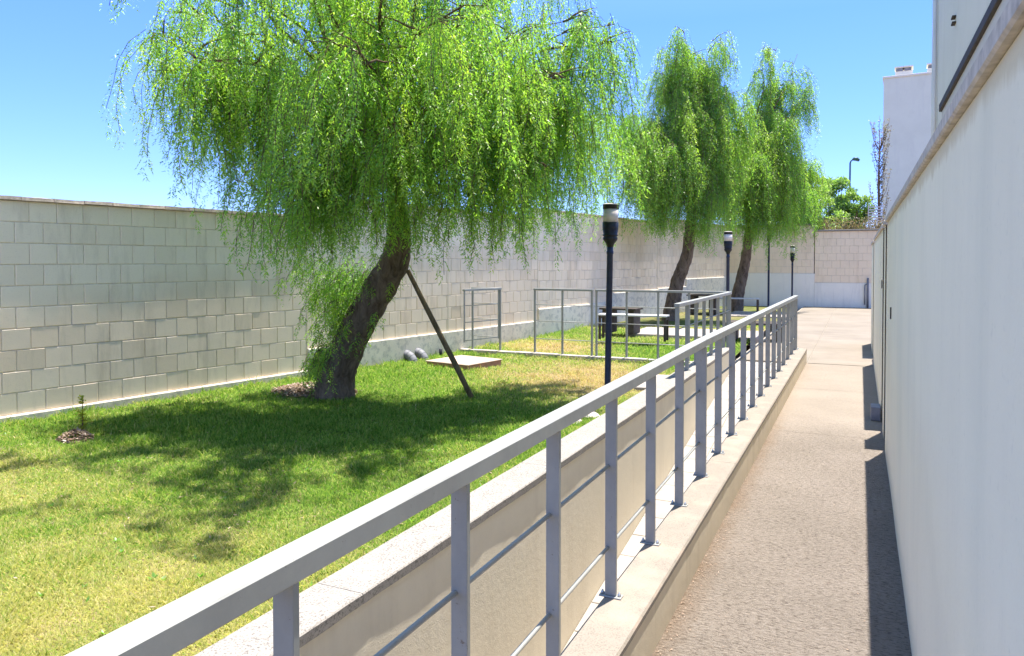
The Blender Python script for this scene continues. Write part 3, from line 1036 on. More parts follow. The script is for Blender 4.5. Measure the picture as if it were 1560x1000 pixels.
def curve(p0, p1, lift, n=10, wob=.08, rnd=random):
    """bough that climbs then arches over; p0 -> p1"""
    p0, p1 = Vector(p0), Vector(p1)
    mid = (p0 + p1) / 2 + Vector((0, 0, lift))
    pts = []
    ph = rnd.uniform(0, 6)
    for i in range(n + 1):
        t = i / n
        q = p0 * (1 - t) ** 2 + mid * 2 * t * (1 - t) + p1 * t * t
        L = (p1 - p0).length
        q += Vector((math.sin(t * 7 + ph), math.cos(t * 6 + ph * 2), math.sin(t * 9 + ph))) * wob * L * .15 * math.sin(t * math.pi)
        pts.append(q)
    return pts

def strands(starts, dirs, lens, leaf_step, leaf_len, nleaf, size, rg, zmin=None):
    """hanging pinnate sprays as triangles; returns verts, rnd and twig polylines"""
    V, A, TW = [], [], []
    for s0, d0, L in zip(starts, dirs, lens):
        n = max(3, int(L / leaf_step))
        t = np.linspace(0, 1, n)[:, None]
        # droop: start along d0 and fall
        horiz = d0 * min(.35, L * .35)
        end = np.array([0, 0, -L])
        pos = s0 + horiz * (1 - (1 - t) ** 2) + end * (t ** 1.25)
        pos[:, :2] += (np.cumsum(rg.normal(0, .016, (n, 2)), 0))
        if zmin is not None:
            pos = pos[pos[:, 2] > zmin]
            n = len(pos)
            if n < 3: continue
        TW.append(pos[::max(1, n // 5)])
        base = np.clip(rg.random() * .8 + .2 * math.sin(s0[0] * 2.1) * math.cos(s0[1] * 1.7 + s0[2] * 1.3), 0, 1)
        tan = np.gradient(pos, axis=0); tan /= np.linalg.norm(tan, axis=1)[:, None] + 1e-6
        # each leaf: rachis leaving the strand sideways and hanging
        ang = rg.uniform(0, 6.28, n)
        side = np.stack([np.cos(ang), np.sin(ang), np.zeros(n)], 1)
        rd = side * .75 + np.array([0, 0, -.75]) + tan * .3
        rd /= np.linalg.norm(rd, axis=1)[:, None]
        ll = leaf_len * rg.uniform(.6, 1.25, n) * (1 - .35 * t[:n, 0])
        u = np.linspace(.12, 1, nleaf)
        # leaflet anchor
        P = pos[:, None, :] + rd[:, None, :] * (ll[:, None] * u[None, :])[:, :, None]
        P[:, :, 2] -= (ll[:, None] * (u ** 2)[None, :]) * .35
        perp = np.cross(rd, np.array([0, 0, 1.0])); perp /= np.linalg.norm(perp, axis=1)[:, None] + 1e-6
        sg = np.where(np.arange(nleaf) % 2 == 0, 1.0, -1.0)
        out = perp[:, None, :] * sg[None, :, None] * .8 + rd[:, None, :] * .65
        out = out + rg.normal(0, .25, out.shape); out[:, :, 2] -= .25
        out /= np.linalg.norm(out, axis=2)[:, :, None]
        ls = size * rg.uniform(.7, 1.3, (n, nleaf))[:, :, None]
        wv = np.cross(out, rg.normal(0, 1, out.shape)); wv /= np.linalg.norm(wv, axis=2)[:, :, None] + 1e-6
        tip = P + out * ls
        a = P + wv * ls * .13 + out * ls * .25; b_ = P - wv * ls * .13 + out * ls * .25
        tri = np.stack([a, b_, tip], 2).reshape(-1, 3)
        V.append(tri)
        A.append(np.clip(base * .55 + rg.random(n * nleaf) * .45, 0, 1))
    return np.concatenate(V), np.concatenate(A), TW

def weeping_tree(label, base, trunk_pts, trunk_r, boughs, seed, leafsize, leaf_step, leaf_len, nleaf, dens, branch_r=.06, zmin=.9, extra=None, lf=1.0):
    rg = np.random.default_rng(seed); rr = random.Random(seed)
    t = thing('pepper_tree', label, 'tree', base)
    B = Vector(base)
    tm, line = bark_tube([Vector(p) - B for p in trunk_pts], trunk_r, seed=seed)
    tm.build('trunk', M['bark'], t)
    fork = Vector(trunk_pts[-1])
    starts, dirs, lens = [], [], []
    limb = MB()
    for (tip, lift, count, ml, spread) in boughs:
        pts = curve(fork, tip, lift, 12, .25, rr)
        nb = len(pts)
        r0 = branch_r * rr.uniform(.8, 1.1)
        limb.tube([p - B for p in pts], [r0 * max(.10, (1 - i / (nb - 1)) ** 1.3) for i in range(nb)], 7)
        # secondary branches
        nsec = max(3, int(count / 16))
        for k in range(nsec):
            f = .55 + .45 * (k + rr.random()) / nsec
            i = min(int(f * (nb - 1)), nb - 2)
            p = pts[i].lerp(pts[i + 1], f * (nb - 1) - i)
            a = rr.uniform(0, 6.28)
            ln = spread * rr.uniform(.4, 1.0) * (1.15 - .4 * f)
            q = p + Vector((math.cos(a) * ln, math.sin(a) * ln, rr.uniform(-.05, .55) * ln))
            sp = curve(p, q, .18 * ln, 5, .2, rr)
            limb.tube([v - B for v in sp], [.016, .014, .011, .008, .006, .004], 4)
            m_ = max(2, int(count * dens / nsec))
            for _ in range(m_):
                g_ = rr.uniform(.1, 1.0) * 5
                j = min(int(g_), 4)
                s0 = sp[j].lerp(sp[j + 1], g_ - j) + Vector((rr.gauss(0, .07), rr.gauss(0, .07), rr.gauss(0, .07)))
                starts.append(np.array(s0 - B))
                b2 = a + rr.gauss(0, .8)
                dirs.append(np.array([math.cos(b2), math.sin(b2), .25]))
                lens.append(ml * lf * (.9 if lf == 1.0 else 1) * rr.choice((.45, .7, .85, 1.0, 1.0, 1.15)) * rr.uniform(.8, 1.1))
    limb.build('limbs', M['twig'], t)
    V, A, TW = strands(starts, dirs, lens, leaf_step, leaf_len, nleaf, leafsize, rg, zmin - B.z)
    if extra is not None:
        V2, A2, TW2 = strands(*extra(B, rr), leaf_step, leaf_len, nleaf, leafsize, rg)
        V = np.concatenate([V, V2]); A = np.concatenate([A, A2]); TW += TW2
    tw = MB()
    for pl_ in TW:
        if len(pl_) > 1:
            tw.tube([tuple(q) for q in pl_], [.0035] * len(pl_), 3, cap=False)
    o = tw.build('twigs', M['twig'], t); o['kind'] = 'stuff'
    me = np_mesh('crown', V, len(V) // 3, 3, M['leaf'], {'rnd': A})
    o = link(bpy.data.objects.new('crown', me)); o.parent = t
    o['kind'] = 'stuff'
    print('tree', label[:20], 'tris', len(V) // 3, 'strands', len(starts))
    return t

# big tree, nearest
T1Z = 10.1
b0 = at(508, 605, T1Z); b0.z = lawn_z(b0.x, b0.y) - .05
def q1(px, py, Z): return at(px, py, Z)
trunk1 = [b0, q1(513, 570, 10.1), q1(540, 505, 10.05), q1(572, 450, 9.95), q1(600, 400, 9.85), q1(608, 350, 9.75), q1(600, 290, 9.6)]
boughs1 = []
def bo(px, py, Z, lift, count, ml, spread=.8):
    boughs1.append((at(px, py, Z), lift, count, ml, spread))
# left reaching limb and its thin ends
bo(345, 40, 8.8, .5, 90, 1.3, .9); bo(222, 62, 8.6, 1.0, 110, 1.3, .6); bo(255, 20, 8.8, .9, 100, 1.4, .7); bo(260, 80, 8.9, .9, 110, 1.5, .6); bo(235, 110, 8.5, .9, 70, 1.2, .5); bo(275, 120, 8.9, .7, 100, 1.35, .6); bo(330, 200, 8.8, .6, 90, 1.1, .6); bo(290, -10, 9.4, .8, 60, 1.3, .9)
bo(360, 150, 9.6, .5, 110, 1.3, .9); bo(420, 60, 10.4, .8, 120, 1.6, 1.0); bo(420, 250, 8.6, .5, 130, 1.2, .8); bo(400, -60, 8.2, .9, 110, 1.6, 1.1)
# centre
bo(520, 210, 7.9, .8, 190, 1.35, .9); bo(560, 100, 7.2, 1.0, 190, 1.6, 1.0); bo(620, 220, 8.0, .6, 170, 1.25, .9); bo(500, -20, 8.0, 1.0, 190, 1.7, 1.1)
bo(600, -80, 9.0, .9, 190, 1.8, 1.2); bo(660, 40, 7.4, 1.0, 190, 1.6, 1.0); bo(540, 60, 11.0, .8, 130, 1.7, 1.1); bo(460, 150, 8.2, .8, 140, 1.4, .8)
bo(540, 250, 8.9, .3, 120, 1.1, .7); bo(600, 130, 10.2, .3, 110, 1.2, .9)
# right
bo(740, 30, 8.4, .9, 170, 1.7, 1.0); bo(800, 60, 8.9, .8, 160, 1.7, 1.0); bo(860, 120, 9.0, .8, 150, 1.7, .8); bo(905, 190, 11.3, .8, 140, 1.5, .7)
bo(720, 210, 9.4, .5, 120, 1.5, .9); bo(790, 230, 9.5, .6, 130, 1.35, .8); bo(900, 20, 10.2, .9, 110, 1.6, .8); bo(845, 260, 9.3, .6, 110, 1.15, .5)
bo(940, 110, 10.4, .8, 55, 1.4, .6); bo(720, -90, 9.6, 1.0, 150, 1.8, 1.2); bo(840, -60, 10.4, 1.0, 120, 1.7, 1.1)
bo(935, 170, 11.6, .7, 110, 1.5, .6); bo(900, 240, 11.2, .6, 110, 1.35, .5); bo(820, 150, 9.4, .7, 120, 1.6, .8); bo(760, 140, 8.6, .7, 120, 1.6, .8); bo(960, 60, 10.0, .9, 70, 1.5, .6)
bo(300, -230, 6.2, 1.0, 90, 1.0, 1.0); bo(430, -260, 5.6, 1.0, 110, 1.0, 1.1); bo(600, -260, 5.9, 1.0, 90, 1.0, 1.0); bo(120, -190, 7.0, 1.0, 80, .95, .9); bo(520, -170, 6.6, 1.0, 90, .95, .9); bo(250, -160, 7.3, 1.0, 80, .95, .9); bo(720, -190, 6.8, 1.0, 60, .95, .9)
bo(430, 285, 8.3, .4, 130, 1.15, .8); bo(470, 310, 8.0, .3, 110, .9, .7); bo(395, 300, 8.6, .5, 110, 1.1, .6); bo(300, 90, 8.2, .8, 110, 1.5, .7); bo(335, 130, 8.9, .7, 110, 1.6, .7)
bo(935, 40, 9.8, .9, 110, 1.7, .6); bo(905, 120, 10.2, .8, 130, 1.7, .7); bo(865, 190, 9.6, .7, 120, 1.6, .7); bo(920, 230, 11.6, .6, 110, 1.5, .6); bo(760, 270, 9.2, .4, 110, 1.2, .7); bo(690, 300, 9.2, .3, 90, 1.0, .6)
bo(560, -220, 9.3, 1.0, 100, 1.6, 1.3); bo(440, -170, 9.0, 1.0, 90, 1.6, 1.2); bo(700, -230, 10, 1.0, 90, 1.6, 1.2)
def shoots(B, rr):
    # leafy shoots growing straight from the back of the leaning trunk
    st, di, le = [], [], []
    for (px, py, n, sp) in ((520, 500, 50, 26), (540, 455, 70, 30), (500, 410, 60, 34), (525, 430, 50, 30), (503, 530, 40, 14), (560, 420, 50, 22), (490, 545, 30, 12)):
        for _ in range(n):
            p = at(px + rr.gauss(0, sp * .8) - 4, py + rr.gauss(0, sp * .7), 10.1 + rr.gauss(0, .22))
            st.append(np.array(p - B)); a = rr.uniform(2.4, 4.4)
            di.append(np.array([math.cos(a), math.sin(a), .9])); le.append(rr.uniform(.12, .42))
    return st, di, le
weeping_tree('large weeping pepper tree with a leaning rough trunk held by a wooden prop', b0, trunk1,
             [  .30, .235, .215, .21, .19, .15, .10], boughs1, 3, .055, .050, .165, 9, .37, .050, .95, shoots)

# second tree
b0 = at(1022, 492, 22.0); b0.z = lawn_z(b0.x, b0.y) - .05
tr = [b0, at(1024, 470, 22), at(1032, 430, 22), at(1046, 390, 21.9), at(1052, 340, 21.8), at(1055, 280, 21.8)]
bl = []
def bo2(px, py, Z, lift, count, ml, spread=.8): bl.append((at(px, py, Z), lift, count, ml, spread))
bo2(1030, 75, 22, .5, 100, 1.8, .9); bo2(1060, 80, 22.5, .5, 110, 1.8, 1.0); bo2(1100, 90, 22, .6, 70, 1.5, .7); bo2(1010, 110, 21.5, .6, 80, 1.6, .7)
bo2(1070, 170, 21.5, .5, 120, 2.2, .9); bo2(975, 210, 20.8, .8, 130, 1.8, .8); bo2(1000, 180, 21, .7, 120, 2.0, .8); bo2(1030, 230, 20.8, .5, 130, 2.2, .8)
bo2(1090, 230, 21.5, .6, 110, 2.3, .7); bo2(965, 250, 21, .8, 90, 1.4, .6); bo2(1050, 200, 23, .5, 120, 2.4, 1.0); bo2(1105, 290, 22, .5, 80, 1.8, .6); bo2(1010, 270, 20.8, .4, 100, 1.8, .7); bo2(960, 180, 21, .8, 100, 1.7, .7); bo2(985, 240, 20.6, .6, 110, 1.9, .7); bo2(1120, 200, 22, .5, 90, 2.2, .7); bo2(1080, 110, 22, .5, 90, 2, .9); bo2(1000, 85, 22, .5, 90, 1.6, .9); bo2(1085, 60, 22, .5, 90, 1.7, .9); bo2(1040, 50, 22, .5, 90, 1.8, 1.0); bo2(1020, 140, 21.5, .5, 110, 2.0, 1.0); bo2(1110, 130, 22, .5, 90, 1.9, .8); bo2(1075, 250, 21, .4, 120, 2.2, .9); bo2(940, 200, 21, .8, 70, 1.4, .7); bo2(950, 230, 20.4, .5, 110, 2.0, .8); bo2(965, 290, 20.6, .4, 100, 1.8, .7); bo2(1040, 310, 20.8, .3, 90, 1.7, .7); bo2(1055, 110, 21.5, .4, 110, 1.8, 1.1); bo2(1125, 170, 21.8, .4, 80, 1.8, .7); bo2(1095, 300, 21, .3, 100, 1.9, .7); bo2(985, 290, 21, .4, 90, 1.7, .6)
weeping_tree('middle weeping pepper tree with reddish seed clusters, behind the picnic table', b0, tr, [.26, .22, .19, .17, .15, .10], bl, 11, .080, .080, .18, 6, 1.0, .06, 1.25, None, .74)
# third tree
b0 = at(1122, 472, 26.2); b0.z = lawn_z(b0.x, b0.y) - .05
tr = [b0, at(1124, 450, 26.2), at(1132, 415, 26.2), at(1137, 385, 26.1), at(1142, 330, 26.0), at(1146, 280, 26)]
bl = []
bo2(1160, 75, 26, .3, 45, 1.3, .6); bo2(1212, 85, 26, .6, 50, 1.6, .6); bo2(1190, 115, 26, .5, 60, 1.8, .7); bo2(1215, 155, 26, .5, 34, 1.5, .5)
bo2(1130, 215, 25.6, .4, 130, 2.6, .9); bo2(1165, 200, 25.2, .5, 150, 3.0, .9); bo2(1185, 240, 25.3, .6, 150, 2.9, .8); bo2(1150, 240, 25, .4, 130, 3.0, .9)
bo2(1110, 260, 25.5, .4, 120, 2.4, .8); bo2(1200, 290, 25.6, .5, 110, 2.3, .6); bo2(1150, 170, 26.4, .4, 90, 2.4, 1.0); bo2(1190, 180, 25.4, .4, 120, 2.6, 1.0); bo2(1215, 240, 25.6, .4, 110, 2.6, .8); bo2(1100, 230, 25.2, .4, 110, 2.6, .9); bo2(1234, 135, 26, .6, 45, 1.5, .5); bo2(1222, 190, 26, .4, 60, 1.6, .6); bo2(1225, 280, 26, .4, 90, 2.0, .6); bo2(1175, 330, 25.3, .3, 110, 1.9, .7); bo2(1150, 320, 25.2, .3, 90, 1.6, .7); bo2(1095, 310, 25.2, .3, 80, 1.7, .7); bo2(1180, 75, 26, .3, 70, 1.9, .9); bo2(1205, 110, 26, .3, 60, 1.9, .8); bo2(1160, 130, 26, .3, 70, 2.2, .8)
weeping_tree('rightmost weeping pepper tree with a bare upper branch reaching to the right', b0, tr, [.25, .21, .18, .16, .13, .09], bl, 17, .088, .088, .20, 6, .95, .06, 1.6, None, .78)
# fourth, half hidden
bl = []
bo2(1222, 250, 29.2, .4, 120, 2.0, .8); bo2(1214, 275, 28.6, .4, 110, 2.2, .6); bo2(1226, 295, 28.6, .4, 100, 1.7, .5); bo2(1222, 322, 28.3, .3, 110, 1.6, .45); bo2(1205, 250, 29.6, .4, 90, 2.0, .9)
b0 = at(1212, 400, 30.8); b0.z = -.3
tr = [b0, b0 + Vector((.05, 0, 1.2)), b0 + Vector((.12, -.05, 2.4)), b0 + Vector((.1, -.1, 3.6)), b0 + Vector((.15, -.15, 4.6))]
weeping_tree('narrow weeping tree standing behind the far wall and hanging over it', b0, tr, [.16, .14, .12, .10, .08], bl, 23, .09, .10, .19, 6, .9, .05, 2.3)

# ------------------------------------------------------------------ bushy trees behind the far wall
def round_tree(name, label, base, h, cr, seed, mat, cat='tree', nclump=26, per=420, leaf=.13, stems=5, group='trees behind the far wall'):
    rg = np.random.default_rng(seed); rr = random.Random(seed)
    t = thing(name, label, cat, base, 0, group)
    tm = MB(); V, A = [], []
    for k in range(nclump):
        a = rr.uniform(0, 6.28); rad = cr * math.sqrt(rr.random()); zz = h * rr.uniform(.38, .97)
        rad *= (1.0 - .45 * max(0, (zz / h - .6) / .4))
        c = Vector((math.cos(a) * rad, math.sin(a) * rad, zz))
        pts = curve((rr.gauss(0, .15), rr.gauss(0, .15), 0), c, .1, 6, .5, rr)
        tm.tube(pts, [.09, .075, .06, .045, .03, .02, .01], 5)
        n = per
        s_ = cr * rr.uniform(.20, .34)
        P = rg.normal(0, 1, (n, 3)); P /= np.linalg.norm(P, axis=1)[:, None]; P *= (rg.random(n) ** .5)[:, None] * s_ * np.array([1, 1, .8])
        P += np.array(c)
        d = rg.normal(0, 1, (n, 3)); d[:, 2] += .3; d /= np.linalg.norm(d, axis=1)[:, None]
        w_ = np.cross(d, rg.normal(0, 1, (n, 3))); w_ /= np.linalg.norm(w_, axis=1)[:, None] + 1e-6
        s2 = leaf * rg.uniform(.6, 1.3, (n, 1))
        V.append(np.stack([P + w_ * s2 * .25, P - w_ * s2 * .25, P + d * s2], 1).reshape(-1, 3))
        A.append(np.clip(rr.random() * .5 + rg.random(n) * .5, 0, 1))
    tm.build('trunk', M['bark'], t)
    me = np_mesh('crown', np.concatenate(V), sum(len(a) for a in A), 3, mat, {'rnd': np.concatenate(A)})
    o = link(bpy.data.objects.new('crown', me)); o.parent = t; o['kind'] = 'stuff'
    return t
for (px, ptop, Z, cr, sd, lab) in ((1240, 262, 40, 1.5, 31, 'feathery pale green tree behind the far wall, leftmost of the three'), (1268, 272, 42, 1.55, 32, 'open bushy tree with dark stems showing, behind the far wall'), (1301, 292, 41, 1.15, 33, 'rounded dense green tree behind the far wall nearest the white building')):
    p = at(px, 400, Z); h = EYE + (400 - ptop) / 1130 * Z + .26
    round_tree('bushy_tree', lab, (p.x, p.y, -.26), h, cr, sd, M['leaf_far'], nclump=40, per=230, leaf=.17)
# slender, nearly bare poplar
p = at(1338, 400, 38)
t = thing('poplar', 'slender half bare poplar against the tall white building', 'tree', (p.x, p.y, -.26))
tm = MB(); V, A = [], []
H = EYE + (400 - 200) / 1130 * 38 + .26
tm.tube([(0, 0, 0), (.03, 0, H * .4), (-.03, 0, H * .7), (0, 0, H)], [.10, .08, .05, .012], 8)
rr = random.Random(5); rg = np.random.default_rng(5)
for k in range(46):
    z0 = H * rr.uniform(.30, .9); a = rr.uniform(0, 6.28); L = H * rr.uniform(.10, .22)
    e = (math.cos(a) * L * .30, math.sin(a) * L * .30, z0 + L)
    tm.tube([(0, 0, z0), (e[0] * .6, e[1] * .6, z0 + L * .35), e], [.022, .014, .006], 4)
    n = 46
    tt = rg.random((n, 1)) * .8 + .2
    P = np.array([0, 0, z0]) * (1 - tt) + np.array(e) * tt + rg.normal(0, .05, (n, 3))
    d = rg.normal(0, 1, (n, 3)); d /= np.linalg.norm(d, axis=1)[:, None]
    w_ = np.cross(d, rg.normal(0, 1, (n, 3))); w_ /= np.linalg.norm(w_, axis=1)[:, None]
    V.append(np.stack([P + w_ * .025, P - w_ * .025, P + d * .09], 1).reshape(-1, 3)); A.append(rg.random(n))
tm.build('trunk', M['twig'], t)
me = np_mesh('crown', np.concatenate(V), sum(len(a) for a in A), 3, M['leaf_dry'], {'rnd': np.concatenate(A)})
o = link(bpy.data.objects.new('crown', me)); o.parent = t; o['kind'] = 'stuff'

# dry hedge and wire fence just behind the far wall
rg = np.random.default_rng(9)
n = 16000
P = np.stack([rg.uniform(-1.6, 2.4, n), FARY + .7 + rg.normal(0, .12, n), 2.45 + rg.random(n) ** 1.6 * (.75 + .25 * np.sin(rg.uniform(0, 6, n)))], 1)
d = rg.normal(0, 1, (n, 3)); d /= np.linalg.norm(d, axis=1)[:, None]
w_ = np.cross(d, rg.normal(0, 1, (n, 3))); w_ /= np.linalg.norm(w_, axis=1)[:, None]
me = np_mesh('hedge', np.stack([P + w_ * .015, P - w_ * .015, P + d * .075], 1).reshape(-1, 3), n, 3, M['leaf_dry'], {'rnd': rg.random(n)})
hd = thing('dry_hedge', 'low dry brown hedge showing above the right half of the far wall', 'hedge', (0, 0, 0))
o = link(bpy.data.objects.new('foliage', me)); o.parent = hd; o['kind'] = 'stuff'
m = MB()
for k in range(9): m.tube([(-1.5 + k * .45, FARY + .7, -.26), (-1.5 + k * .45 + .05, FARY + .72, 2.7)], .02, 5)
m.build('stems', M['twig'], hd)
p = at(1322, 400, 36)
t = thing('louvre_screen', 'small pale metal louvre screen between the bushy trees and the poplar', 'screen', (p.x, p.y, 0))
m = MB(); 
for x in (0, .62): m.box(x - .02, x + .02, -.02, .02, -.26, 4.5)
m.build('post', M['bench_top'], t)
for k in range(9):
    m = MB(); m.box(-.02, .64, -.03, -.021, 3.3 + k * .13, 3.36 + k * .13); m.build('slat', M['bench_top'], t)

# street lamp beyond
p = at(1293, 400, 52)
t = thing('street_lamp', 'tall thin street lamp with a curved head beyond the far wall', 'street lamp', (p.x, p.y, -.26))
H = EYE + (400 - 246) / 1130 * 52 + .26
m = MB(); m.tube([(0, 0, 0), (0, 0, H * .5), (.02, 0, H - .15), (.08, 0, H), (.22, 0, H + .08)], [.09, .07, .055, .05, .04], 10); m.build('pole', M['green_pole'], t)
m = MB(); m.tube([(.14, 0, H + .06), (.26, 0, H + .12), (.45, 0, H + .10), (.60, 0, H - .02)], [.05, .13, .14, .08], 12); m.build('lamp_head', M['green_pole'], t)

# drain pipe where the far wall meets the garden wall
p = at(1322, 469, 28.3)
t = thing('far_drain_pipe', 'thin grey pipe standing in the far right corner against the white base', 'pipe', (p.x, FARY - .05, 0))
m = MB(); m.tube([(0, 0, 0), (0, 0, 1.12)], .035, 8); m.build('pipe', M['pipe'], t)
m = MB(); m.tube([(-.10, -.01, .12), (-.10, -.01, .86)], .02, 6); m.tube([(-.10, -.01, .86), (0, -.01, .9)], .02, 6); m.build('side_pipe', M['pipe'], t)

# ------------------------------------------------------------------ things on the lawn
# wooden prop under the tree
a = at(724, 609, 9.95); a.z = lawn_z(a.x, a.y) - .08
c_ = at(621, 412, 9.80)
m = MB(); m.tube([a, a.lerp(c_, .3) + Vector((.004, .004, 0)), a.lerp(c_, .7), c_], [.036, .038, .034, .030], 10)
tag(m.build('wooden_prop', M['wood']), 'weathered wooden pole propping up the leaning tree trunk', 'prop')

# inspection slab
def gp_(px, py, z):
    Z = (EYE - z) * 1130 / (py - 400)
    return at(px, py, Z)
sc_ = [gp_(650, 552, -.07), gp_(720, 563, -.07), gp_(762, 549, -.07), gp_(697, 545.5, -.07)]
cen = sum(sc_, Vector()) / 4
u = ((sc_[1] - sc_[0]) + (sc_[2] - sc_[3])); ang = math.atan2(u.y, u.x)
t = thing('inspection_cover', 'square concrete inspection cover with terracotta edges lying on the dry lawn', 'slab', (cen.x, cen.y, 0), ang)
hs = .47
m = MB(); m.bevbox(-hs, hs, -hs, hs, -.16, -.051, .006); m.build('brick_edge', M['terracotta'], t)
m = MB(); m.bevbox(-hs - .02, hs + .02, -hs - .02, hs + .02, -.050, -.030, .006); m.build('lid', M['slab_top'], t)

# drain elbows coming out of the wall foot
def elbow(px, label):
    s = 136 * (1540 - px) / 1540; Z = 1130 / s
    p = at(px, 400, Z) + WN * .03
    gz = lawn_z(p.x, p.y)
    t = thing('pipe_elbow', label, 'pipe', (p.x, p.y, gz), WANG - math.pi / 2, 'grey pipe elbows at the wall foot')
    pts = [(0.0 + .0, 0, .15)]
    pts = []
    for k in range(9):
        a = math.pi / 2 * k / 8
        pts.append((-.03 + .20 * math.sin(a), 0, -.03 + .16 * math.cos(a)))
    m = MB(); m.tube(pts + [(.17, 0, -.08)], .085, 18); o1 = m.build('elbow', M['pipe'], t)
    m = MB()
    for k in (2, 4, 6):
        q0, q1_ = Vector(pts[k]), Vector(pts[k + 1])
        m.tube([q0, q0.lerp(q1_, .25)], .088, 18)
    m.build('collar', M['pipe'], t)
    return t
elbow(617, 'grey pipe elbow at the foot of the block wall, left one of the pair')
elbow(634, 'grey pipe elbow at the foot of the block wall, right one of the pair')
s = 136 * (1540 - 664) / 1540; p = at(664, 400, 1130 / s) + WN * .12
m = MB(); m.tube([(p.x, p.y, -.2), (p.x, p.y, .0)], .035, 12)
tag(m.build('pipe_stub', M['black']), 'short black pipe stub standing in the grass by the wall', 'pipe')

# sapling
p = gp_(122, 668, -.14); gz = lawn_z(p.x, p.y)
t = thing('sapling', 'small yellowish sapling growing near the block wall at far left', 'sapling', (p.x, p.y, gz))
m = MB(); m.tube([(0, 0, -.02), (.01, .0, .15), (-.005, .01, .3), (.015, 0, .42)], [.008, .007, .005, .003], 6); m.build('stem', M['twig'], t)
V, A = [], []; rr = random.Random(4); rg = np.random.default_rng(4)
for k in range(230):
    z = rr.choice((rr.uniform(.05, .30), rr.uniform(.05, .30), rr.uniform(.36, .45)))
    a = rr.uniform(0, 6.28); L = rr.uniform(.03, .07) * (1.2 if z < .3 else .7)
    q = np.array([rr.gauss(0, .012), rr.gauss(0, .012), z]); d = np.array([math.cos(a), math.sin(a), rr.uniform(.1, .9)]); d /= np.linalg.norm(d)
    w_ = np.cross(d, [0, 0, 1.]); w_ /= np.linalg.norm(w_)
    V.append(np.array([q + d * L * .4 + w_ * .009, q, q + d * L * .4 - w_ * .009, q + d * L])[[0, 1, 2, 3]]); A.append(rr.random())
me = np_mesh('leaves', np.concatenate(V), len(V), 4, M['sapling_leaf'], {'rnd': np.array(A)})
o = link(bpy.data.objects.new('leaves', me)); o.parent = t; o['kind'] = 'stuff'

# litter and bare soil
def litter(name, cx, cy_, rx, ry, n, sz):
    rg = np.random.default_rng(int(abs(cx) * 100))
    r_ = np.sqrt(rg.random(n)) ; a = rg.uniform(0, 6.28, n)
    x = cx + rx * r_ * np.cos(a); y = cy_ + ry * r_ * np.sin(a)
    z = np.array([lawn_z(i, j) for i, j in zip(x, y)]) + .008 + rg.random(n) * .03 + .085 * (1 - r_ ** 2)
    P = np.stack([x, y, z], 1)
    d = rg.normal(0, 1, (n, 3)); d[:, 2] *= .35; d /= np.linalg.norm(d, axis=1)[:, None]
    w_ = np.cross(d, np.array([0, 0, 1.]) + rg.normal(0, .3, (n, 3))); w_ /= np.linalg.norm(w_, axis=1)[:, None]
    s_ = sz * rg.uniform(.5, 1.4, (n, 1))
    me = np_mesh(name, np.stack([P - w_ * s_ * .3, P + d * s_ * .8, P + w_ * s_ * .3, P - d * s_ * .8], 1).reshape(-1, 3), n, 4, M['litter'], {'rnd': rg.random(n)})
    o = link(bpy.data.objects.new(name, me)); o['kind'] = 'stuff'
    return o
tb = at(478, 600, 10.5)
tag(litter('leaf_litter', tb.x, tb.y, .62, .50, 3600, .055), 'dry leaf litter heaped around the foot of the leaning tree', 'leaf litter')
sp_ = gp_(112, 672, -.14)
tag(litter('bare_patch', sp_.x, sp_.y, .20, .16, 500, .03), 'bare crumbly soil patch at the foot of the sapling', 'soil patch')
# soil mound around the trunk foot
def mound(cx, cy_, r0, h):
    n = 28; vs = [(cx, cy_, lawn_z(cx, cy_) + h)]; fs = []
    for k in range(1, 6):
        for i in range(n):
            a = 2 * math.pi * i / n; r_ = r0 * k / 5 * (1 + .12 * mnoise.noise(Vector((math.cos(a) * 2, math.sin(a) * 2, cx))))
            x, y = cx + r_ * math.cos(a), cy_ + r_ * math.sin(a)
            vs.append((x, y, lawn_z(x, y) + h * (1 - (k / 5) ** 2) - .004 * (k == 5)))
    fs += [(0, 1 + i, 1 + (i + 1) % n) for i in range(n)]
    for k in range(4):
        for i in range(n):
            i2 = (i + 1) % n
            fs.append((1 + k * n + i, 1 + (k + 1) * n + i, 1 + (k + 1) * n + i2, 1 + k * n + i2))
    return MB().add(vs, fs, True)
tag(mound(tb.x, tb.y, .68, .05).build('soil_mound', M['earth']), kind='structure')
tag(mound(sp_.x, sp_.y, .2, .02).build('soil_mound', M['earth']), kind='structure')

# stones by the coping
def stone(px, py, z, r, label, seed, flat=.5):
    p = gp_(px, py, z)
    bm = bmesh.new(); bmesh.ops.create_icosphere(bm, subdivisions=3, radius=r)
    for v in bm.verts:
        v.co *= 1 + .28 * mnoise.noise(v.co / r * 1.3 + Vector((seed, 0, 0)))
        v.co.z *= flat
    me = bpy.data.meshes.new('stone'); bm.to_mesh(me); bm.free(); me.materials.append(M['stone'])
    o = link(bpy.data.objects.new('stone', me)); o.location = (p.x, p.y, lawn_z(p.x, p.y) + r * flat * .4)
    return tag(o, label, 'stone')
stone(872, 640, -.1, .10, 'pale stone lying against the lawn side of the coping, left of the lamp post', 1)
stone(897, 630, -.1, .13, 'flat larger pale stone beside the coping nearest the lamp post', 2, .35)
m = MB(); q = gp_(965, 580, -.1)
pm = MB(); pm.bevbox(-.35, .35, -.55, .75, -.10, -.02, .01)
o = pm.build('concrete_patch', M['pad']); o.location = (RX_OUT - .42, 10.9, -.06); o.rotation_euler = (0, 0, R(4)); tag(o, kind='structure')

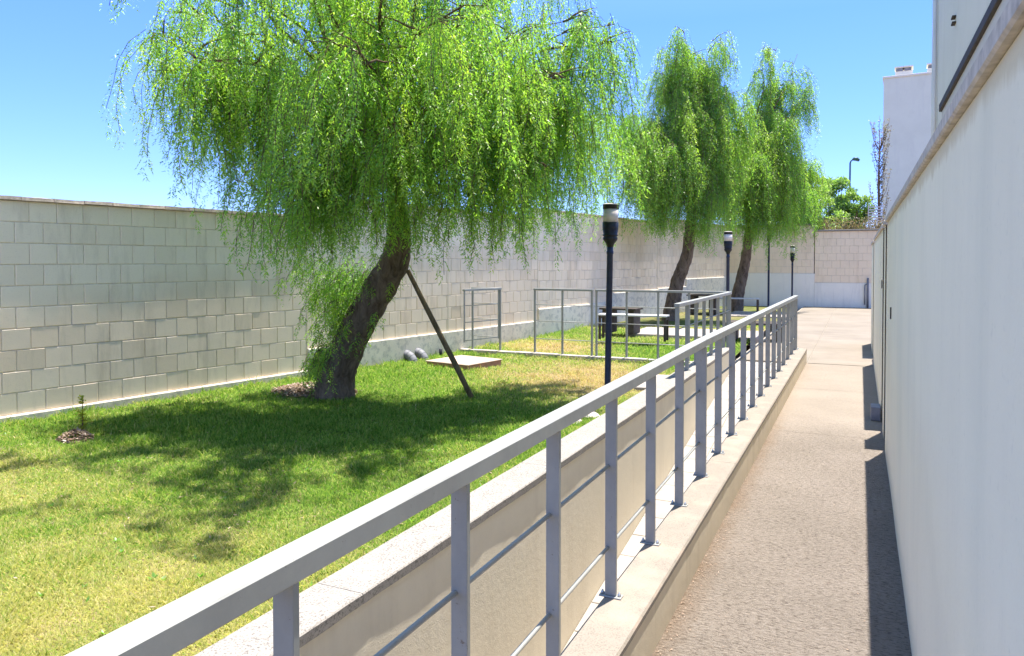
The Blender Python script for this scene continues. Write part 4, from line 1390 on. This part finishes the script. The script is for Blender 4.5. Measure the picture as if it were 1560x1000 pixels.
# tables and benches
def picnic_table(label, loc, rot, w_=.85, d_=.70, h=.60, legs=True):
    t = thing('picnic_table', label, 'table', loc, rot, 'dark picnic tables in the shade')
    k = int(d_ / .118)
    for i in range(k):
        m = MB(); m.bevbox(-w_ / 2, w_ / 2, -d_ / 2 + i * .118, -d_ / 2 + i * .118 + .106, h - .045, h, .005); m.build('plank', M['table_dark'], t)
    for sx in (-1, 1):
        m = MB(); m.bevbox(sx * (w_ / 2 - .16) - .10, sx * (w_ / 2 - .16) + .10, -d_ / 2 + .05, d_ / 2 - .05, 0, h - .047, .01)
        m.build('leg', M['table_dark'], t)
    return t
def bench(label, loc, rot, w_=1.5, h=.56, mat='bench_top'):
    t = thing('bench', label, 'bench', loc, rot, 'benches in the garden')
    for i in range(3):
        m = MB(); m.bevbox(-w_ / 2, w_ / 2, -.19 + i * .13, -.075 + i * .13, h - .035, h, .005); m.build('slat', M[mat], t)
    for sx in (-1, 1):
        m = MB()
        for yy in (-.16, .13): m.bevbox(sx * (w_ / 2 - .04) - .025, sx * (w_ / 2 - .04) + .025, yy, yy + .04, 0, h - .037, .003)
        m.box(sx * (w_ / 2 - .04) - .02, sx * (w_ / 2 - .04) + .02, -.119, .129, h - .10, h - .06)
        m.build('leg', M['table_dark'], t)
    return t
def on(px, py, z=.0):
    p = gp_(px, py, z); return (p.x, p.y, z)
l = on(965, 518, .022); bench('slatted bench standing in front of the picnic table behind the fence', l, R(3), 1.5, .55)
l = on(944, 508, .022); picnic_table('dark picnic table on the pale pad, behind the slatted bench', (l[0], l[1] + .15, .022), R(-2), .90, .62, .60)
l = on(1118, 477, .022); bench('farther slatted bench below the rightmost pepper tree', l, R(2), 1.6, .5)
l = on(1070, 478, .022); picnic_table('far dark picnic table left of the farther bench', (l[0], l[1] + .3, .022), R(0), 1.0, .8, .62)
l = on(1150, 519, .0); picnic_table('dark picnic table seen through the bars of the nearest railing', (l[0], l[1] + .1, -.02), R(0), 1.3, .8, .42)

# ------------------------------------------------------------------ grass blades
def grass(n_try, seed):
    rg = np.random.default_rng(seed)
    # density falls with distance: sample distance Z with pdf ~ 1/Z
    Z = 2.0 * (20.0 / 2.0) ** rg.random(n_try)
    k = rg.uniform(-.74, .42, n_try)
    X = k * Z
    x = X * CY - Z * SY; y = X * SY + Z * CY
    wx = WA.x + (y - WA.y) / (WC.y - WA.y) * (WC.x - WA.x)
    ok = (x > wx + .05) & (x < RX_OUT - .005) & (y < 22)
    # not on pads, slab, soil
    for (cx, cy_, r_) in ((tb.x, tb.y, .5), (sp_.x, sp_.y, .14)):
        ok &= ((x - cx) ** 2 + (y - cy_) ** 2) > (r_ * rg.uniform(.6, 1.1, n_try)) ** 2
    ok &= ~((abs(x + 3.55) < 1.45) & (abs(y - 18) < .95))
    ca, sa = math.cos(-ang), math.sin(-ang)
    lx = (x - cen.x) * ca - (y - cen.y) * sa; ly = (x - cen.x) * sa + (y - cen.y) * ca
    ok &= ~((abs(lx) < hs + .02) & (abs(ly) < hs + .02))
    ok &= ~((y > YEND - .1) & (y < YEND + .02))
    ok &= ~((abs(x - (RX_OUT - .42)) < .32) & (abs(y - 11.0) < .6))
    x, y, Z = x[ok], y[ok], Z[ok]
    n = len(x)
    # coarse table of heights and dryness
    gx = np.linspace(-12, -2, 160); gy = np.linspace(-4, 23, 400)
    hz = np.array([[lawn_z(a, b) for a in gx] for b in gy]); dr = np.array([[dry_of(a, b) for a in gx] for b in gy])
    fi = np.clip((x + 12) / 10 * 159, 0, 158.99); fj = np.clip((y + 4) / 27 * 399, 0, 398.99)
    i0 = fi.astype(int); j0 = fj.astype(int); u = fi - i0; v = fj - j0
    def bil(T): return T[j0, i0] * (1 - u) * (1 - v) + T[j0, i0 + 1] * u * (1 - v) + T[j0 + 1, i0] * (1 - u) * v + T[j0 + 1, i0 + 1] * u * v
    z = bil(hz); dry = bil(dr[:, :, 0]); rust = bil(dr[:, :, 1])
    # clumps
    cl = .5 + .5 * np.sin(x * 9.1 + 3 * np.sin(y * 5.3)) * np.sin(y * 8.3 + 2.2 * np.sin(x * 6.1))
    L = (.026 + .026 * rg.random(n) + .014 * cl) * (1 + .035 * np.clip(Z - 3, 0, 12)) * (1 - .35 * dry)
    tuft = np.clip(np.sin(x * 3.7 + 2.1 * np.sin(y * 2.9)) * np.sin(y * 4.3 + 1.7 * np.sin(x * 3.1)) + rg.normal(0, .25, n), 0, 1)
    L = L * (1 + .75 * tuft)
    edge = np.exp(-np.abs(x - (WA.x + (y - WA.y) / (WC.y - WA.y) * (WC.x - WA.x)) - .05) / .07) + np.exp(-np.abs(RX_OUT - x) / .05)
    L = L * (1 + 1.3 * np.clip(edge, 0, 1) * rg.random(n))
    wdt = .0024 * np.clip(Z / 3.0, .9, 5.0) * rg.uniform(.7, 1.5, n)
    a = rg.uniform(0, 6.28, n); lean = rg.uniform(.2, 1.15, n) + .25 * dry
    d = np.stack([np.cos(a) * np.sin(lean), np.sin(a) * np.sin(lean), np.cos(lean)], 1)
    sd = np.stack([-np.sin(a), np.cos(a), np.zeros(n)], 1)
    tw = rg.uniform(-.6, .6, n)[:, None]
    sd = sd + np.stack([np.cos(a), np.sin(a), np.zeros(n)], 1) * tw
    P = np.stack([x, y, z - .004], 1)
    mid = P + d * (L * .55)[:, None] + np.array([0, 0, 1]) * (L * .12)[:, None]
    tip = P + d * L[:, None]
    V = np.stack([P - sd * wdt[:, None] * .5, P + sd * wdt[:, None] * .5, mid + sd * wdt[:, None] * .45, tip, mid - sd * wdt[:, None] * .45], 1)
    # two faces per blade would double memory; a five-sided blade reads well
    dd = np.clip(dry + rg.normal(0, .22, n) , 0, 1)
    dd = np.where(rg.random(n) < .35, np.round(dd), dd)
    me = np_mesh('grass', V.reshape(-1, 3), n, 5, M['grass'], {'rnd': rg.random(n), 'dry': dd, 'rust': np.clip(rust, 0, 1)})
    print('grass blades', n)
    return me
o = link(bpy.data.objects.new('lawn_grass', grass(620000, 77)))
tag(o, 'short sunlit grass of the lawn, green under the tree and dry elsewhere', 'grass', kind='stuff')

# fallen leaflets and grit on walkway, kerb foot and lawn
def scatter(name, label, n, xs, ys, zf, sz, seed):
    rg = np.random.default_rng(seed)
    x, y = xs(rg, n), ys(rg, n)
    P = np.stack([x, y, np.array([zf(a, b) for a, b in zip(x, y)]) + .003], 1)
    a = rg.uniform(0, 6.28, n)
    d = np.stack([np.cos(a), np.sin(a), rg.uniform(-.1, .3, n)], 1); w_ = np.stack([-np.sin(a), np.cos(a), rg.uniform(-.1, .1, n)], 1)
    s_ = sz * rg.uniform(.5, 1.4, (n, 1))
    me = np_mesh(name, np.stack([P - w_ * s_ * .22, P + d * s_ * .8, P + w_ * s_ * .22, P - d * s_ * .6], 1).reshape(-1, 3), n, 4, M['litter'], {'rnd': rg.random(n)})
    return tag(link(bpy.data.objects.new(name, me)), label, 'leaf litter', kind='stuff')
scatter('fallen_leaves', 'tiny dry leaves and grit lying along the foot of the kerb and the garden wall', 1500,
        lambda g_, n: np.where(g_.random(n) < .7, KX1 + np.abs(g_.normal(0, .05, n)) + .004, g_.uniform(KX1, GX, n)), lambda g_, n: .8 * (13 / .8) ** g_.random(n), lambda a, b: .003, .009, 5)
scatter('lawn_leaves', 'dry fallen leaves scattered over the lawn under the weeping trees', 2600,
        lambda g_, n: g_.normal(-5.2, 1.9, n).clip(-7.6, RX_OUT - .02), lambda g_, n: g_.normal(7.8, 2.6, n).clip(2.0, 14), lambda a, b: lawn_z(a, b) + .028, .022, 6)

def weeds(n, seed):
    rg = np.random.default_rng(seed); V = []; A = []
    for k in range(n):
        Z = 2.3 * (9 / 2.3) ** rg.random(); X = rg.uniform(-.72, .1) * Z
        p = W(X, Z)
        if p.x < wall_x(p.y) + .1 or p.x > RX_OUT - .03: continue
        z = lawn_z(p.x, p.y)
        m_ = rg.integers(6, 14); R_ = rg.uniform(.02, .04)
        for i in range(m_):
            a = rg.uniform(0, 6.28); e = rg.uniform(.3, 1.0)
            d = np.array([math.cos(a) * math.cos(e), math.sin(a) * math.cos(e), math.sin(e)]); w_ = np.array([-math.sin(a), math.cos(a), 0])
            b_ = np.array([p.x, p.y, z + .012]); L = R_ * rg.uniform(.7, 1.3)
            V.append(np.array([b_, b_ + d * L * .55 + w_ * L * .2, b_ + d * L, b_ + d * L * .55 - w_ * L * .2])); A.append(rg.random())
    me = np_mesh('weeds', np.concatenate(V), len(V), 4, M['leaf'], {'rnd': np.array(A) * .5})
    tag(link(bpy.data.objects.new('weeds', me)), 'small broad leaved weeds scattered through the near lawn', 'weeds', kind='stuff')
weeds(170, 12)
